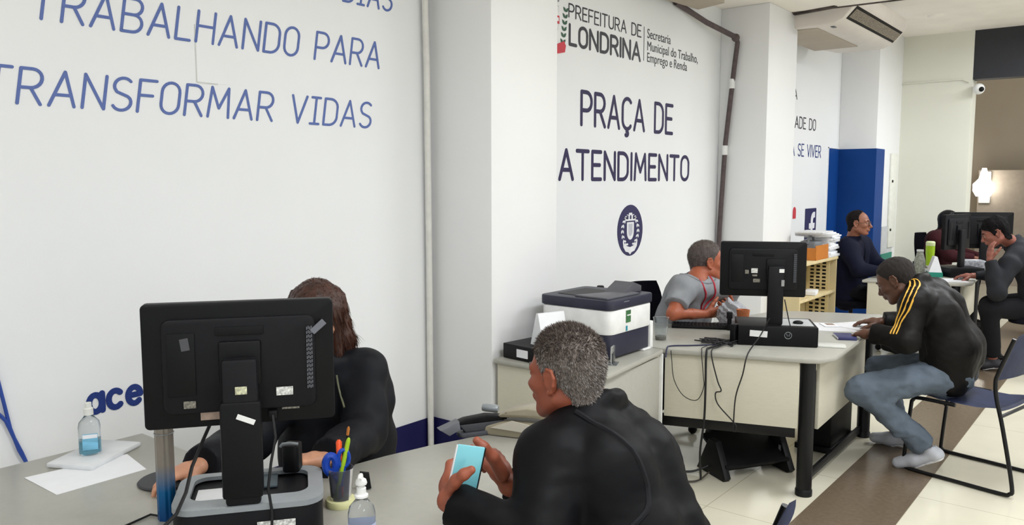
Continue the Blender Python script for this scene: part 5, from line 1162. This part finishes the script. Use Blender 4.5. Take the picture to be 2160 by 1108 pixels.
# ---- the person in navy with glasses at the third desk
def person_M():
    J = dict(pelvis=(.44, 8.20, .56), mid=(.45, 8.19, .74), chest=(.47, 8.17, .95), neck=at(1797, 508, 7.78), shl=(.50, 8.36, 1.02), shr=(.47, 7.98, 1.02),
             ell=(.62, 8.42, .82), wrl=(.84, 8.30, .80), elr=(.60, 7.92, .80), wrr=(.84, 7.98, .795), knl=(.86, 8.28, .53), anl=(.86, 8.28, .1), knr=(.86, 8.10, .53), anr=(.86, 8.1, .1))
    hr = hand(J['wrr'], np.array((1, .1, -.08)), np.array((0, 0, -1.0)), 1); hl = hand(J['wrl'], np.array((1, -.1, -.08)), np.array((0, 0, -1.0)), -1)
    root, base, J, R, hc, Lt = person('person in a navy jacket and glasses in front of the blue column', (.44, 8.20, 0), J, SK('olive_skin', (144, 92, 70)),
        dict(style='receding', mat=M('dark_hair', (30, 25, 25), .8, var=.3, scale=60, spec=.1), top=.006, side=.006),
        dict(c=at(1812, 470, 7.72), f=(.98, .05, .0), s=.98, nose=1.05), ((hr, J['wrr'], J['elr']), (hl, J['wrl'], J['ell'])))
    fd = sdf(top_prims(J, Lt, .024, .024, hem=.05, ch=.035), .010, noise=((.007, 8, 53, (1, 1, .8)),))
    jk = meshes('jacket', [nets(fd)], CL('navy_wool', (15, 18, 38), .8, .1, 60), root, base)
    fw = np.array((1.0, 0, 0)); ch = J['chest']
    for e in (-1, 1): seam(fd, [(J['neck'] + Lt * e * .06 + Up * .01, Up + fw * .2), (J['neck'] + Lt * e * .05 + fw * .07 - Up * .03, fw + Up * .2), (ch + Lt * e * .03, fw), (ch - Up * .2 + Lt * e * .02, fw)], .014, 'lapel', CL('black_lapel', (12, 13, 26), .8), jk, base, flat_=.4)
    B().box(J['neck'] + np.array((.075, -.02, -.05)) - base, (.012, .02, .05), R=frame((1, 0, .4)), bev=.003).build('shirt_collar', m_paper, jk)
    meshes('trousers', [nets(sdf(leg_prims(J, Lt), .014))], CL('black_trousers', (14, 14, 20), .8), root, base)
    for q in 'lr': shoe(root, base, J['an' + q], J['an' + q] + np.array((.16, 0, -.05)), m_black, m_black2)
    g = B()
    for e in (-1, 1):
        g.tube([hc - base + R @ np.array((.098, e * .033 + .021 * math.cos(a), -.002 + .016 * math.sin(a))) for a in np.linspace(0, 2 * math.pi, 21)[:-1]], .0016, closed=True)
        g.tube([hc - base + R @ np.array(q) for q in ((.097, e * .054, .002), (.06, e * .073, .002), (.0, e * .083, .0), (-.012, e * .083, -.012))], .0016)
    g.tube([hc - base + R @ np.array(q) for q in ((.100, -.012, .0), (.104, 0, .003), (.100, .012, .0))], .0016).build('glasses', M('thin_metal_frame', (90, 80, 74), .3, metal=.6), root)
person_M()

# ---- the person holding their face
def person_F():
    J = dict(pelvis=(2.02, 8.20, .56), mid=(2.03, 8.17, .74), chest=(1.95, 8.13, .97), neck=at(2140, 516, 6.95), shl=at(2132, 560, 6.72), shr=(1.92, 8.32, 1.05),
             ell=at(2102, 618, 6.62), wrl=at(2088, 548, 6.72), elr=(1.72, 8.32, .79), wrr=(1.50, 8.22, .785), knl=(1.70, 7.80, .56), anl=(1.74, 7.9, .1), knr=(1.64, 8.25, .53), anr=(1.70, 8.22, .1))
    hl = hand(J['wrl'], Up * .95 + np.array((-.05, .25, 0)), np.array((.55, .55, .1)), -1, curl=(10, 15, 15), thumb=(.6, .6, .2), size=.95); hr = hand(J['wrr'], np.array((-1, -.1, -.06)), np.array((0, 0, -1.0)), 1)
    root, base, J, R, hc, Lt = person('person in a charcoal jacket leaning on an elbow with a hand over the face', (2.02, 8.20, 0), J, SK('warm_brown_skin', (138, 84, 70)),
        dict(style='full', mat=M('black_hair', (18, 16, 17), .8, var=.3, scale=60, spec=.1), top=.018, side=.010, noise=((.006, 30, 3, (1, 1, .7)), (.002, 80, 4, (1, 1, .5)))),
        dict(c=at(2098, 490, 6.88), f=(-.88, -.25, -.42), s=1.0), ((hl, J['wrl'], J['ell']), (hr, J['wrr'], J['elr'])))
    fd = sdf(top_prims(J, Lt, .026, .016, hem=.04, ch=.025), .010, noise=((.008, 8, 63, (1, 1, .8)), (.004, 18, 65, (1, 1, .8))))
    meshes('jacket', [nets(fd)], CL('charcoal_fabric', (36, 37, 41), .8, .15, 40), root, base)
    meshes('trousers', [nets(sdf(leg_prims(J, Lt), .012))], CL('black_grey_trousers', (20, 20, 24), .8), root, base)
    for q in 'lr': shoe(root, base, J['an' + q], J['an' + q] + np.array((-.15, -.03, -.05)), M('dark_shoe', (40, 40, 46), .6), m_sole)
person_F()

# ---- the person in maroon behind the far monitors
def person_Q():
    J = dict(pelvis=(.84, 10.12, .60), mid=(.85, 10.11, .78), chest=(.87, 10.10, .98), neck=at(1994, 497, 9.05), shl=(.93, 10.28, 1.02), shr=(.87, 9.88, 1.0),
             ell=(1.06, 10.3, .82), wrl=(1.28, 10.15, .80), elr=(1.02, 9.85, .82), wrr=(1.26, 9.93, .80), knl=(1.2, 10.2, .53), anl=(1.2, 10.2, .1), knr=(1.2, 10.0, .53), anr=(1.2, 10.0, .1))
    hr = hand(J['wrr'], np.array((1, .1, -.08)), np.array((0, 0, -1.0)), 1); hl = hand(J['wrl'], np.array((1, -.1, -.08)), np.array((0, 0, -1.0)), -1)
    root, base, J, R, hc, Lt = person('person in maroon with black hair behind the far monitors', (.84, 10.12, 0), J, SK('brown_skin', (128, 82, 64)),
        dict(style='full', mat=m_black, top=.018, side=.012), dict(c=at(2002, 470, 9.05), f=(.95, -.2, -.1), s=1.0), ((hr, J['wrr'], J['elr']), (hl, J['wrl'], J['ell'])))
    meshes('jumper', [nets(sdf(top_prims(J, Lt, .024, .024, hem=.05), .011, noise=((.006, 8, 73, (1, 1, .8)),)))], CL('maroon_knit', (54, 22, 26), .9), root, base)
    meshes('trousers', [nets(sdf(leg_prims(J, Lt), .015))], m_fabric, root, base)
    for q in 'lr': shoe(root, base, J['an' + q], J['an' + q] + np.array((.15, 0, -.05)), m_black, m_black2)
person_Q()
